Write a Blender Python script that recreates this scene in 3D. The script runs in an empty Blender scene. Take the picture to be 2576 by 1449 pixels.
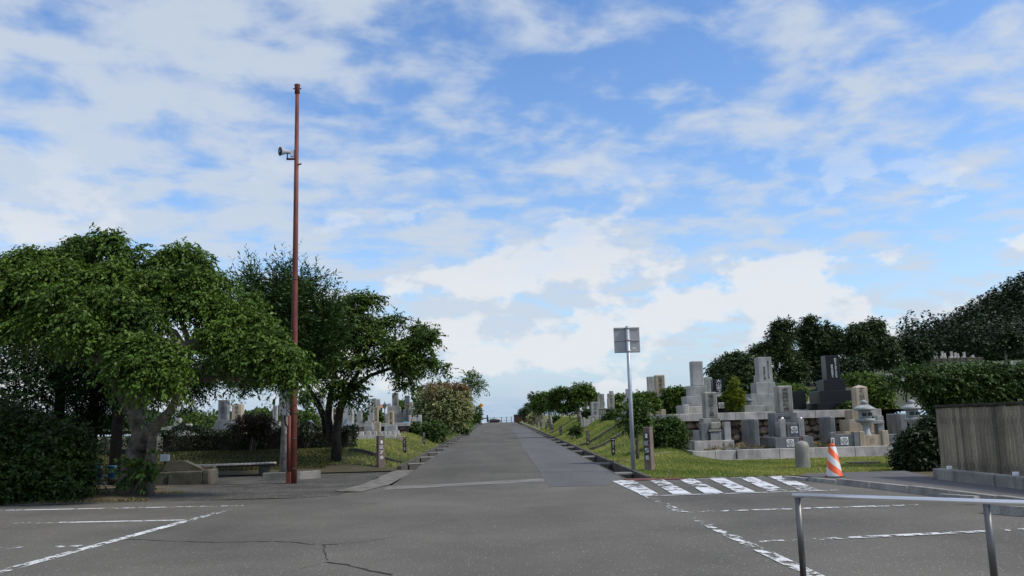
import bpy, math, random
import numpy as np
from mathutils import Vector, Matrix
random.seed(7); RNG = np.random.default_rng(7)
S = bpy.context.scene
COL = S.collection
rad = math.radians

# ------------------------------------------------------------------ camera
F_PX, CX, CY = 2200.0, 1288.0, 724.5          # measured in a 2576 x 1449 frame
YAW, PITCH, ROLL = rad(1.07), math.atan(344/2200), rad(1.5)
EYE = np.array([0.0, 0.0, 1.25])
_F = np.array([math.sin(YAW)*math.cos(PITCH), math.cos(YAW)*math.cos(PITCH), math.sin(PITCH)])
_R0 = np.array([math.cos(YAW), -math.sin(YAW), 0.0]); _U0 = np.cross(_R0, _F)
_R = _R0*math.cos(ROLL) - _U0*math.sin(ROLL)
_U = _U0*math.cos(ROLL) + _R0*math.sin(ROLL)
cam = bpy.data.cameras.new('Camera'); camo = bpy.data.objects.new('Camera', cam); COL.objects.link(camo)
m = Matrix.Identity(4)
for i in range(3):
    m[i][0], m[i][1], m[i][2], m[i][3] = _R[i], _U[i], -_F[i], EYE[i]
camo.matrix_world = m
cam.sensor_width = 36; cam.lens = 36*F_PX/2576; cam.clip_end = 5000; cam.clip_start = 0.05
S.camera = camo
def ray(px, py): return _F + _R*((px-CX)/F_PX) + _U*((CY-py)/F_PX)
def at(px, py, D):                       # point on the pixel's ray at world y = D
    d = ray(px, py); return EYE + d*(D/d[1])
def gr(px, py, z=0.0):                   # where the pixel's ray meets the level z
    d = ray(px, py); return EYE + d*((z-EYE[2])/d[2])

# ------------------------------------------------------------------ sky and sun
SUN_ELEV, SUN_AZ = rad(47), rad(106)     # azimuth clockwise from +Y (the road)
W = bpy.data.worlds.new('World'); S.world = W; W.use_nodes = True
nt = W.node_tree; nt.nodes.clear(); N = nt.nodes.new; LK = nt.links.new
out = N('ShaderNodeOutputWorld'); bg = N('ShaderNodeBackground'); LK(bg.outputs[0], out.inputs[0])
bg.inputs[1].default_value = 0.115
sky = N('ShaderNodeTexSky'); sky.sky_type = 'NISHITA'; sky.sun_disc = False
sky.sun_elevation = SUN_ELEV; sky.sun_rotation = SUN_AZ; sky.altitude = 200; sky.air_density = 1.0; sky.dust_density = 0.6; sky.ozone_density = 2.0
def wm(op, a, b=None, c=None):
    n = N('ShaderNodeMath'); n.operation = op
    for i, v in enumerate((a, b, c)):
        if v is None: continue
        if isinstance(v, (int, float)): n.inputs[i].default_value = v
        else: LK(v, n.inputs[i])
    return n.outputs[0]
tc = N('ShaderNodeTexCoord'); sx = N('ShaderNodeSeparateXYZ'); LK(tc.outputs['Generated'], sx.inputs[0])
zc = wm('MAXIMUM', sx.outputs[2], 0.0); den = wm('ADD', zc, 0.16)
u = wm('DIVIDE', sx.outputs[0], den); v = wm('DIVIDE', sx.outputs[1], den)
cv = N('ShaderNodeCombineXYZ'); LK(u, cv.inputs[0]); LK(v, cv.inputs[1])
mp = N('ShaderNodeMapping'); LK(cv.outputs[0], mp.inputs[0]); mp.inputs['Rotation'].default_value = (0, 0, rad(-18)); mp.inputs['Scale'].default_value = (0.95, 1.0, 1.0); mp.inputs['Location'].default_value = (5.3, 2.2, 0)
def noise(vec, scale, detail, rough=0.55, dist=0.0):
    n = N('ShaderNodeTexNoise'); n.inputs['Scale'].default_value = scale; n.inputs['Detail'].default_value = detail
    n.inputs['Roughness'].default_value = rough; n.inputs['Distortion'].default_value = dist; LK(vec, n.inputs['Vector']); return n.outputs[0]
n1 = noise(mp.outputs[0], 0.9, 3, 0.5); n2 = noise(mp.outputs[0], 5.6, 8, 0.52, 0.2)
mix = wm('ADD', wm('MULTIPLY', n1, 0.44), wm('MULTIPLY', n2, 0.66))
# coverage thins towards the right (+x) half of the sky, as a weather front does
cov = wm('SUBTRACT', mix, wm('MULTIPLY', sx.outputs[0], 0.055))
mr = N('ShaderNodeMapRange'); mr.interpolation_type = 'SMOOTHSTEP'; LK(cov, mr.inputs[0]); mr.inputs[1].default_value = 0.435; mr.inputs[2].default_value = 0.625
# heaped clouds low over the horizon
cv2 = N('ShaderNodeCombineXYZ'); LK(sx.outputs[0], cv2.inputs[0]); LK(sx.outputs[1], cv2.inputs[1]); LK(wm('MULTIPLY', sx.outputs[2], 1.7), cv2.inputs[2])
mp2 = N('ShaderNodeMapping'); LK(cv2.outputs[0], mp2.inputs[0]); mp2.inputs['Location'].default_value = (1.7, 0.35, 0.42)
n3 = noise(mp2.outputs[0], 7.5, 9, 0.55)
low = wm('SUBTRACT', 1.0, wm('MULTIPLY', zc, 3.2)); low = wm('MAXIMUM', low, 0.0)
cum = wm('ADD', n3, wm('MULTIPLY', low, 0.10))
mr2 = N('ShaderNodeMapRange'); mr2.interpolation_type = 'SMOOTHSTEP'; LK(cum, mr2.inputs[0]); mr2.inputs[1].default_value = 0.55; mr2.inputs[2].default_value = 0.615
cu = wm('MULTIPLY', mr2.outputs[0], wm('MINIMUM', wm('MULTIPLY', low, 2.0), 1.0))
hz = wm('POWER', wm('SUBTRACT', 1.0, zc), 9.0)                        # pale air near the horizon
hsv = N('ShaderNodeHueSaturation'); hsv.inputs['Saturation'].default_value = 1.18; hsv.inputs['Value'].default_value = 1.15; hsv.inputs['Hue'].default_value = 0.505; LK(sky.outputs[0], hsv.inputs['Color'])
mA = N('ShaderNodeMix'); mA.data_type = 'RGBA'; LK(wm('MINIMUM', wm('MULTIPLY', hz, 1.15), 0.96), mA.inputs[0]); LK(hsv.outputs[0], mA.inputs[6]); mA.inputs[7].default_value = (2.35, 3.15, 4.2, 1)
mB = N('ShaderNodeMix'); mB.data_type = 'RGBA'; LK(wm('MULTIPLY', wm('MULTIPLY', mr.outputs[0], 0.86), wm('MINIMUM', wm('ADD', wm('MULTIPLY', zc, 9.0), 0.22), 1.0)), mB.inputs[0]); LK(mA.outputs[2], mB.inputs[6]); mB.inputs[7].default_value = (3.5, 3.9, 4.45, 1)
mC = N('ShaderNodeMix'); mC.data_type = 'RGBA'; LK(wm('MULTIPLY', wm('MULTIPLY', cu, 0.88), wm('MINIMUM', wm('MULTIPLY', zc, 22.0), 1.0)), mC.inputs[0]); LK(mB.outputs[2], mC.inputs[6]); mC.inputs[7].default_value = (4.6, 4.75, 4.95, 1)
LK(mC.outputs[2], bg.inputs[0])
sl = bpy.data.lights.new('Sun', 'SUN'); sl.energy = 2.2; sl.angle = rad(9); sl.color = (1.0, 0.93, 0.82)
so = bpy.data.objects.new('Sun', sl); COL.objects.link(so); so.location = (10, -10, 30)
sd = Vector((math.sin(SUN_AZ)*math.cos(SUN_ELEV), math.cos(SUN_AZ)*math.cos(SUN_ELEV), math.sin(SUN_ELEV)))
so.rotation_euler = sd.to_track_quat('Z', 'Y').to_euler()
S.view_settings.view_transform = 'Standard'; S.view_settings.look = 'None'; S.view_settings.exposure = 0.6; S.view_settings.gamma = 1.0
S.view_settings.use_curve_mapping = False

# ------------------------------------------------------------------ materials
MATS = {}
def M(name, col, rough=0.8, amt=0.15, scale=3.0, speck=0.0, sscale=60.0, bump=0.0, bscale=30.0, metal=0.0, col2=None, dots=0.0, dscale=40, spec=0.4, lo=0.35, hi=0.65, orand=0.0, stain=0.0, sscale2=(0.35,0.22,0.35), slo=0.42, shi=0.66):
    mt = bpy.data.materials.new(name); mt.use_nodes = True; t = mt.node_tree; b = t.nodes['Principled BSDF']
    nn = t.nodes.new; lk = t.links.new
    g = nn('ShaderNodeNewGeometry')
    n = nn('ShaderNodeTexNoise'); n.inputs['Scale'].default_value = scale; n.inputs['Detail'].default_value = 6; lk(g.outputs['Position'], n.inputs['Vector'])
    r = nn('ShaderNodeMapRange'); lk(n.outputs[0], r.inputs[0]); r.inputs[1].default_value = lo; r.inputs[2].default_value = hi
    mx = nn('ShaderNodeMix'); mx.data_type = 'RGBA'; lk(r.outputs[0], mx.inputs[0])
    c2 = col2 or tuple(c*(1+amt) for c in col); c1 = tuple(c*(1-amt) for c in col) if not col2 else col
    mx.inputs[6].default_value = (*c1, 1); mx.inputs[7].default_value = (*c2, 1); o = mx.outputs[2]
    if speck:
        n2 = nn('ShaderNodeTexNoise'); n2.inputs['Scale'].default_value = sscale; n2.inputs['Detail'].default_value = 2; lk(g.outputs['Position'], n2.inputs['Vector'])
        r2 = nn('ShaderNodeMapRange'); lk(n2.outputs[0], r2.inputs[0]); r2.inputs[1].default_value = 0.3; r2.inputs[2].default_value = 0.7; r2.inputs[3].default_value = 1-speck; r2.inputs[4].default_value = 1+speck
        vm = nn('ShaderNodeVectorMath'); vm.operation = 'SCALE'; lk(o, vm.inputs[0]); lk(r2.outputs[0], vm.inputs['Scale']); o = vm.outputs[0]
    if dots:
        vo = nn('ShaderNodeTexVoronoi'); vo.inputs['Scale'].default_value = dscale; lk(g.outputs['Position'], vo.inputs['Vector'])
        wn = nn('ShaderNodeSeparateColor'); lk(vo.outputs['Color'], wn.inputs[0])
        c = nn('ShaderNodeMath'); c.operation = 'LESS_THAN'; lk(vo.outputs['Distance'], c.inputs[0]); c.inputs[1].default_value = 0.26
        c3 = nn('ShaderNodeMath'); c3.operation = 'GREATER_THAN'; lk(wn.outputs[0], c3.inputs[0]); c3.inputs[1].default_value = 0.80
        c4 = nn('ShaderNodeMath'); c4.operation = 'MULTIPLY'; lk(c.outputs[0], c4.inputs[0]); lk(c3.outputs[0], c4.inputs[1])
        c5 = nn('ShaderNodeMath'); c5.operation = 'MULTIPLY'; lk(c4.outputs[0], c5.inputs[0]); c5.inputs[1].default_value = dots
        m2 = nn('ShaderNodeMix'); m2.data_type = 'RGBA'; lk(c5.outputs[0], m2.inputs[0]); lk(o, m2.inputs[6]); m2.inputs[7].default_value = (0.42, 0.41, 0.38, 1); o = m2.outputs[2]
    if stain:
        ma = nn('ShaderNodeMapping'); ma.inputs['Scale'].default_value = sscale2; lk(g.outputs['Position'], ma.inputs[0])
        n5 = nn('ShaderNodeTexNoise'); n5.inputs['Scale'].default_value = 1.0; n5.inputs['Detail'].default_value = 7; n5.inputs['Roughness'].default_value = .62; lk(ma.outputs[0], n5.inputs['Vector'])
        r5 = nn('ShaderNodeMapRange'); lk(n5.outputs[0], r5.inputs[0]); r5.inputs[1].default_value = slo; r5.inputs[2].default_value = shi; r5.inputs[3].default_value = 1.0; r5.inputs[4].default_value = 1-stain
        v5 = nn('ShaderNodeVectorMath'); v5.operation = 'SCALE'; lk(o, v5.inputs[0]); lk(r5.outputs[0], v5.inputs['Scale']); o = v5.outputs[0]
    if orand:
        oi = nn('ShaderNodeObjectInfo'); r4 = nn('ShaderNodeMapRange'); lk(oi.outputs['Random'], r4.inputs[0]); r4.inputs[3].default_value = 1-orand; r4.inputs[4].default_value = 1+orand
        vm2 = nn('ShaderNodeVectorMath'); vm2.operation = 'SCALE'; lk(o, vm2.inputs[0]); lk(r4.outputs[0], vm2.inputs['Scale']); o = vm2.outputs[0]
    lk(o, b.inputs['Base Color']); b.inputs['Roughness'].default_value = rough; b.inputs['Metallic'].default_value = metal
    b.inputs['Specular IOR Level'].default_value = spec
    if bump:
        n3 = nn('ShaderNodeTexNoise'); n3.inputs['Scale'].default_value = bscale; n3.inputs['Detail'].default_value = 5; lk(g.outputs['Position'], n3.inputs['Vector'])
        bp = nn('ShaderNodeBump'); bp.inputs['Strength'].default_value = bump; bp.inputs['Distance'].default_value = 0.02; lk(n3.outputs[0], bp.inputs['Height']); lk(bp.outputs[0], b.inputs['Normal'])
    MATS[name] = mt; return mt
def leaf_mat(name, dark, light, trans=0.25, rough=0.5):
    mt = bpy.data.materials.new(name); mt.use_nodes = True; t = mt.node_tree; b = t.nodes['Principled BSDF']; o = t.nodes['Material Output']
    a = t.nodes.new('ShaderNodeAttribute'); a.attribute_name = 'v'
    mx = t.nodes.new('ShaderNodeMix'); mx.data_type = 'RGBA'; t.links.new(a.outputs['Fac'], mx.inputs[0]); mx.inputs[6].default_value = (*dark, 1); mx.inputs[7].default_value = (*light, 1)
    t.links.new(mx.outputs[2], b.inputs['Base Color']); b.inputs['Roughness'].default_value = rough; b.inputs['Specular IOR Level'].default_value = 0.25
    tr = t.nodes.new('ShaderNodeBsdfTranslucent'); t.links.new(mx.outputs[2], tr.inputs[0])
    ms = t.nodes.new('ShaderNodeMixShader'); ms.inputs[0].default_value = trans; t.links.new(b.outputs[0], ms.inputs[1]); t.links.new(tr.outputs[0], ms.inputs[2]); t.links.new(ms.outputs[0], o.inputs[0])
    MATS[name] = mt; return mt
def paint_mat(name, col, wear=0.5, scale=5.0):
    mt = M(name, col, 0.7, 0.12, 2.0); t = mt.node_tree; b = t.nodes['Principled BSDF']; o = t.nodes['Material Output']
    g = t.nodes.new('ShaderNodeNewGeometry'); mpn = t.nodes.new('ShaderNodeMapping'); mpn.inputs['Scale'].default_value = (1.0, 0.6, 1); t.links.new(g.outputs['Position'], mpn.inputs[0])
    n = t.nodes.new('ShaderNodeTexNoise'); n.inputs['Scale'].default_value = scale; n.inputs['Detail'].default_value = 9; n.inputs['Roughness'].default_value = 0.72; t.links.new(mpn.outputs[0], n.inputs['Vector'])
    lo_n = t.nodes.new('ShaderNodeTexNoise'); lo_n.inputs['Scale'].default_value = 0.55; lo_n.inputs['Detail'].default_value = 2; t.links.new(g.outputs['Position'], lo_n.inputs['Vector'])
    ad = t.nodes.new('ShaderNodeMath'); ad.operation = 'MULTIPLY_ADD'; t.links.new(lo_n.outputs[0], ad.inputs[0]); ad.inputs[1].default_value = 0.55; t.links.new(n.outputs[0], ad.inputs[2])
    wear += 0.275
    r = t.nodes.new('ShaderNodeMapRange'); t.links.new(ad.outputs[0], r.inputs[0]); r.inputs[1].default_value = wear-0.035; r.inputs[2].default_value = wear+0.035
    tb = t.nodes.new('ShaderNodeBsdfTransparent'); ms = t.nodes.new('ShaderNodeMixShader'); t.links.new(r.outputs[0], ms.inputs[0]); t.links.new(tb.outputs[0], ms.inputs[1]); t.links.new(b.outputs[0], ms.inputs[2]); t.links.new(ms.outputs[0], o.inputs[0])
    return mt
M('asphalt', (0.118, 0.109, 0.091), 0.88, 0.20, 0.45, 0.30, 55, 0.5, 70, dots=0.5, dscale=26, lo=.3, hi=.7, stain=.30)
M('road_asphalt', (0.092, 0.085, 0.069), 0.88, 0.14, 0.35, 0.3, 55, 0.5, 70, dots=0.4, dscale=22, stain=.22, sscale2=(0.9,0.10,0.3))
M('patch_asphalt', (0.108, 0.104, 0.104), 0.88, 0.10, 0.5, 0.25, 55, 0.4, 70, dots=0.3, dscale=22, stain=.18, sscale2=(0.9,0.12,0.3))
M('pale_band', (0.17, 0.165, 0.15), 0.9, 0.25, 2.0, 0.3, 40, 0.4, 60)
M('old_paving', (0.066, 0.062, 0.053), 0.95, 0.35, 1.2, 0.4, 30, 0.6, 40, dots=0.6, dscale=14)
M('crack', (0.022, 0.021, 0.02), 0.95, 0.3, 8)
paint_mat('line_paint', (0.64, 0.65, 0.64), 0.51, 8.0)
paint_mat('hatch_paint', (0.60, 0.61, 0.625), 0.465, 4.0)
M('concrete', (0.27, 0.26, 0.235), 0.9, 0.25, 2.2, 0.2, 40, 0.5, 50, stain=.38, sscale2=(5,5,.9), slo=.46, shi=.70)
M('slab_concrete', (0.19, 0.185, 0.17), 0.9, 0.25, 2.2, 0.2, 40)
M('ramp_concrete', (0.145, 0.138, 0.12), 0.92, 0.35, 3.0, 0.35, 30, 0.6, 40)
M('dirty_concrete', (0.085, 0.079, 0.060), 0.92, 0.4, 2.5, 0.25, 35, 0.6, 40)
M('dark_concrete', (0.075, 0.068, 0.058), 0.95, 0.4, 3.0, 0.3, 30, 0.6, 40)
M('grass_ground', (0.12, 0.155, 0.040), 0.95, 0.4, 1.3, 0.35, 25, 0.5, 40, col2=(0.21, 0.185, 0.070))
M('shade_tinted_soil', (0.050, 0.047, 0.022), 0.95, 0.4, 1.5, 0.35, 25, 0.5, 40, col2=(0.075, 0.060, 0.032))  # bare mossy soil, with the trees' shade partly put into the colour
M('bare_soil', (0.10, 0.075, 0.042), 0.95, 0.4, 1.6, 0.3, 25, 0.6, 30)
M('far_grass', (0.055, 0.065, 0.025), 0.95, 0.3, 0.15, 0.2, 2)
M('gravel', (0.22, 0.21, 0.19), 0.95, 0.3, 4, 0.6, 28, 0.9, 40)
M('granite_light', (0.47, 0.44, 0.41), 0.75, 0.20, 2.4, 0.22, 70, 0.15, 90, stain=.38, sscale2=(5,5,.9), slo=.46, shi=.70)
M('granite_grey', (0.33, 0.33, 0.315), 0.55, 0.20, 2.4, 0.18, 80, stain=.38, sscale2=(5,5,.9), slo=.46, shi=.70)
M('granite_dark', (0.165, 0.175, 0.178), 0.45, 0.22, 2.4, 0.18, 80, stain=.38, sscale2=(5,5,.9), slo=.46, shi=.70)
M('granite_weathered', (0.27, 0.262, 0.23), 0.75, 0.25, 2.2, 0.2, 60, stain=.38, sscale2=(5,5,.9), slo=.46, shi=.70)
M('granite_beige', (0.42, 0.35, 0.255), 0.7, 0.14, 2.0, 0.2, 70, stain=.38, sscale2=(5,5,.9), slo=.46, shi=.70)
M('granite_black', (0.014, 0.015, 0.017), 0.28, 0.1, 2.0, spec=0.22)
M('lantern_stone', (0.34, 0.36, 0.36), 0.8, 0.16, 4.0, 0.25, 50, 0.2, 60, stain=.38, sscale2=(5,5,.9), slo=.46, shi=.70)
M('rubble_stone', (0.12, 0.09, 0.065), 0.9, 0.45, 2.8, 0.3, 20, 0.8, 18, col2=(0.27, 0.215, 0.15), orand=.35)
M('mortar_dark', (0.05, 0.044, 0.035), 0.95, 0.3, 4)
M('engrave_dark', (0.055, 0.05, 0.045), 0.9, 0.1, 4)
M('white_paint', (0.80, 0.80, 0.80), 0.6, 0.05, 6)
M('white_board', (0.62, 0.66, 0.70), 0.6, 0.06, 6)
M('red_steel', (0.150, 0.042, 0.032), 0.62, 0.22, 2.2, 0.12, 30, spec=0.35, stain=.38, sscale2=(5,5,.9), slo=.46, shi=.70)
M('dark_steel', (0.03, 0.028, 0.03), 0.6, 0.2, 5)
M('grey_enamel', (0.23, 0.25, 0.265), 0.5, 0.1, 2)
M('horn_grey', (0.34, 0.37, 0.42), 0.5, 0.1, 4)
M('galvanised', (0.40, 0.45, 0.50), 0.45, 0.12, 3, metal=0.3)
M('sign_back', (0.36, 0.355, 0.35), 0.5, 0.06, 2, metal=0.15)
M('stainless', (0.86, 0.84, 0.83), 0.28, 0.04, 4, metal=0.75)
M('post_steel', (0.16, 0.155, 0.15), 0.45, 0.12, 4, metal=0.8)
M('marker_black', (0.020, 0.014, 0.013), 0.6, 0.2, 4)
M('marker_stone', (0.175, 0.132, 0.115), 0.85, 0.22, 3.0, 0.18, 40, stain=.38, sscale2=(5,5,.9), slo=.46, shi=.70)
M('fence_wood', (0.185, 0.163, 0.122), 0.85, 0.25, 1.5, 0.2, 30, orand=.36)
M('bench_wood', (0.50, 0.47, 0.41), 0.8, 0.2, 6)
M('bark', (0.125, 0.108, 0.085), 0.95, 0.5, 5, 0.3, 22, 0.9, 16)
M('bark_pale', (0.30, 0.28, 0.25), 0.9, 0.35, 5, 0.3, 22, 0.6, 16)
M('bark_dark', (0.035, 0.028, 0.022), 0.95, 0.4, 5, 0.3, 22, 0.8, 16)
M('rust_plate', (0.125, 0.045, 0.032), 0.85, 0.3, 4)
M('blue_plastic', (0.035, 0.16, 0.33), 0.4, 0.1, 4)
M('lamp_glass', (0.32, 0.27, 0.13), 0.4, 0.1, 4)
M('lamp_iron', (0.07, 0.075, 0.08), 0.5, 0.1, 4)
M('rubber', (0.018, 0.018, 0.018), 0.85, 0.2, 6)
M('cone_orange', (0.72, 0.10, 0.022), 0.55, 0.08, 5)
M('yellow_sign', (0.75, 0.38, 0.02), 0.5, 0.05, 5)
M('tile_orange', (0.40, 0.16, 0.09), 0.8, 0.15, 5)
M('blue_tarp', (0.03, 0.28, 0.55), 0.5, 0.05, 5)
M('brown_wall', (0.060, 0.030, 0.026), 0.9, 0.2, 3)
M('blue_slate', (0.10, 0.13, 0.165), 0.6, 0.12, 4)
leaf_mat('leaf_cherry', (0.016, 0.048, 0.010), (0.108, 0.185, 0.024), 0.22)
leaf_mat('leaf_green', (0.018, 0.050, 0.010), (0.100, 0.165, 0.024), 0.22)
leaf_mat('leaf_shrub', (0.014, 0.036, 0.008), (0.060, 0.105, 0.018), 0.15)
leaf_mat('leaf_conifer', (0.012, 0.036, 0.010), (0.034, 0.072, 0.018), 0.1)
leaf_mat('leaf_cypress', (0.018, 0.050, 0.012), (0.055, 0.105, 0.022), 0.15)
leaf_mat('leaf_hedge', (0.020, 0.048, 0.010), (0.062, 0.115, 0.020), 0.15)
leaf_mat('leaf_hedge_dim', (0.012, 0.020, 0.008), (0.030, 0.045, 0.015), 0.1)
leaf_mat('leaf_maroon', (0.030, 0.018, 0.010), (0.055, 0.038, 0.018), 0.15)
leaf_mat('leaf_flower', (0.13, 0.19, 0.04), (0.50, 0.49, 0.26), 0.3)
leaf_mat('leaf_reddish', (0.15, 0.12, 0.045), (0.27, 0.17, 0.08), 0.3)
leaf_mat('leaf_gold', (0.060, 0.105, 0.012), (0.22, 0.25, 0.025), 0.25)
leaf_mat('leaf_forest', (0.012, 0.026, 0.010), (0.030, 0.052, 0.016), 0.05)
leaf_mat('leaf_far', (0.022, 0.046, 0.016), (0.055, 0.088, 0.026), 0.15)
leaf_mat('leaf_azalea', (0.050, 0.100, 0.016), (0.110, 0.175, 0.026), 0.2)
leaf_mat('grass_blade', (0.13, 0.195, 0.034), (0.37, 0.37, 0.10), 0.35)
leaf_mat('grass_dry', (0.10, 0.10, 0.030), (0.25, 0.19, 0.08), 0.2)
leaf_mat('shade_tinted_grass', (0.045, 0.058, 0.014), (0.11, 0.105, 0.035), 0.2)  # blades darkened, tree shade put into their colour

# ------------------------------------------------------------------ mesh helpers
class MB:
    def __init__(s): s.v = []; s.f = []
    def add(s, vs, fs):
        o = len(s.v); s.v += [tuple(map(float, p)) for p in vs]; s.f += [tuple(i+o for i in f) for f in fs]; return s
    def box(s, x0, x1, y0, y1, z0, z1, ch=0.0):
        if ch <= 0:
            return s.add([(x0,y0,z0),(x1,y0,z0),(x1,y1,z0),(x0,y1,z0),(x0,y0,z1),(x1,y0,z1),(x1,y1,z1),(x0,y1,z1)],
                         [(3,2,1,0),(4,5,6,7),(0,1,5,4),(1,2,6,5),(2,3,7,6),(3,0,4,7)])
        X, Y, Z = (x0, x1), (y0, y1), (z0, z1); sg = (1, -1); V = []; idx = {}
        for i in (0,1):
            for j in (0,1):
                for k in (0,1):
                    a = (X[i], Y[j], Z[k])
                    for ax in range(3):     # ax: the face this vertex lies on
                        p = [X[i]+sg[i]*ch, Y[j]+sg[j]*ch, Z[k]+sg[k]*ch]; p[ax] = a[ax]; idx[i,j,k,ax] = len(V); V.append(p)
        Fs = []
        q = lambda *t: Fs.append(tuple(idx[a] for a in t))
        for i in (0,1):
            a = [(i,0,0,0),(i,1,0,0),(i,1,1,0),(i,0,1,0)]; q(*(a if i else a[::-1]))
            a = [(0,i,0,1),(1,i,0,1),(1,i,1,1),(0,i,1,1)]; q(*(a[::-1] if i else a))
            a = [(0,0,i,2),(1,0,i,2),(1,1,i,2),(0,1,i,2)]; q(*(a if i else a[::-1]))
        for i in (0,1):
            for j in (0,1):
                a = [(i,j,0,0),(i,j,1,0),(i,j,1,1),(i,j,0,1)]; q(*(a[::-1] if i == j else a))
                a = [(i,0,j,0),(i,1,j,0),(i,1,j,2),(i,0,j,2)]; q(*(a if i == j else a[::-1]))
                a = [(0,i,j,1),(1,i,j,1),(1,i,j,2),(0,i,j,2)]; q(*(a[::-1] if i == j else a))
                for k in (0,1):
                    a = [(i,j,k,0),(i,j,k,1),(i,j,k,2)]; q(*(a if (i+j+k) % 2 else a[::-1]))
        return s.add(V, Fs)
    def tube(s, pts, rs, n=8, cap=True):
        pts = [Vector(p) for p in pts]; rings = []
        for i, p in enumerate(pts):
            d = (pts[min(i+1, len(pts)-1)] - pts[max(i-1, 0)]).normalized()
            a = d.orthogonal() if abs(d.z) > 0.99 or i == 0 else None
            if i == 0: e1 = (Vector((1,0,0)) - d*d.x).normalized() if abs(d.x) < 0.9 else (Vector((0,1,0)) - d*d.y).normalized()
            else: e1 = (e1 - d*e1.dot(d)).normalized()
            e2 = d.cross(e1); r = rs[i] if hasattr(rs, '__len__') else rs
            rings.append([p + e1*(r*math.cos(2*math.pi*k/n)) + e2*(r*math.sin(2*math.pi*k/n)) for k in range(n)])
        V = [q for R_ in rings for q in R_]; Fs = []
        for i in range(len(pts)-1):
            for k in range(n): Fs.append((i*n+k, i*n+(k+1) % n, (i+1)*n+(k+1) % n, (i+1)*n+k))
        if cap: Fs.append(tuple(range(n-1, -1, -1))); Fs.append(tuple((len(pts)-1)*n+k for k in range(n)))
        return s.add(V, Fs)
    def lathe(s, prof, n=16, c=(0,0,0), sq=False):     # prof: (r, z) from bottom to top
        off = math.pi/4 if sq else 0; V = []; Fs = []
        for r, z in prof:
            for k in range(n): a = 2*math.pi*k/n+off; V.append((c[0]+r*math.cos(a), c[1]+r*math.sin(a), c[2]+z))
        for i in range(len(prof)-1):
            for k in range(n): Fs.append((i*n+k, i*n+(k+1) % n, (i+1)*n+(k+1) % n, (i+1)*n+k))
        Fs.append(tuple(range(n-1, -1, -1))); Fs.append(tuple((len(prof)-1)*n+k for k in range(n)))
        return s.add(V, Fs)
    def prism(s, poly, z0, z1):            # poly counter-clockwise in XY
        n = len(poly)
        return s.add([(x,y,z0) for x,y in poly]+[(x,y,z1) for x,y in poly], [tuple(range(n-1,-1,-1)), tuple(range(n,2*n))]+[(i,(i+1)%n,n+(i+1)%n,n+i) for i in range(n)])
    def xf(s, f): s.v = [tuple(f(*p)) for p in s.v]; return s
    def rotz(s, a, c=(0,0)):
        ca, sa = math.cos(a), math.sin(a)
        return s.xf(lambda x,y,z: (c[0]+(x-c[0])*ca-(y-c[1])*sa, c[1]+(x-c[0])*sa+(y-c[1])*ca, z))
    def mesh(s, name, smooth=False):
        me = bpy.data.meshes.new(name); me.from_pydata(s.v, [], s.f); me.update()
        if smooth: me.shade_smooth()
        return me
def props(o, label=None, cat=None, group=None, kind=None):
    if label: o['label'] = label
    if cat: o['category'] = cat
    if group: o['group'] = group
    if kind: o['kind'] = kind
    return o
def link(name, me, mat, parent=None, loc=None, rz=0):
    o = bpy.data.objects.new(name, me); COL.objects.link(o)
    if mat and me and not me.materials: me.materials.append(MATS[mat])
    if parent: o.parent = parent
    if loc is not None: o.location = loc
    if rz: o.rotation_euler[2] = rz
    return o
def part(name, mb, mat, parent, smooth=False):        # mb in world coordinates; the parent sits unrotated
    p = parent; off = Vector((0,0,0))
    while p: off += p.location; p = p.parent
    mb.xf(lambda x,y,z: (x-off.x, y-off.y, z-off.z))
    return link(name, mb.mesh(name, smooth), mat, parent)
def thing(name, loc, label, cat, group=None):
    o = bpy.data.objects.new(name, None); COL.objects.link(o); o.location = tuple(map(float, loc)); o.empty_display_size = 0.2
    return props(o, label, cat, group)
def single(name, mb, mat, label, cat, group=None, base=None, smooth=False):
    if base is None:
        a = np.array(mb.v); base = (a[:,0].mean(), a[:,1].mean(), a[:,2].min())
    mb.xf(lambda x,y,z: (x-base[0], y-base[1], z-base[2]))
    return props(link(name, mb.mesh(name, smooth), mat, None, tuple(map(float, base))), label, cat, group)
def struct(name, mb, mat, smooth=False, parent=None):
    o = link(name, mb.mesh(name, smooth), mat, parent)
    if not parent: o['kind'] = 'structure'
    return o
def np_mesh(name, V, k, vals=None):                   # V (n*k,3): n faces of k corners
    me = bpy.data.meshes.new(name); n = len(V)//k
    me.vertices.add(len(V)); me.vertices.foreach_set('co', np.ascontiguousarray(V, dtype=np.float32).ravel())
    me.loops.add(len(V)); me.loops.foreach_set('vertex_index', np.arange(len(V), dtype=np.int32))
    me.polygons.add(n); me.polygons.foreach_set('loop_start', np.arange(0, len(V), k, dtype=np.int32))
    if vals is not None:
        a = me.attributes.new('v', 'FLOAT', 'POINT'); a.data.foreach_set('value', np.repeat(np.clip(vals, 0, 1), k).astype(np.float32))
    me.update(calc_edges=True); return me
TXT = {}
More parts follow.
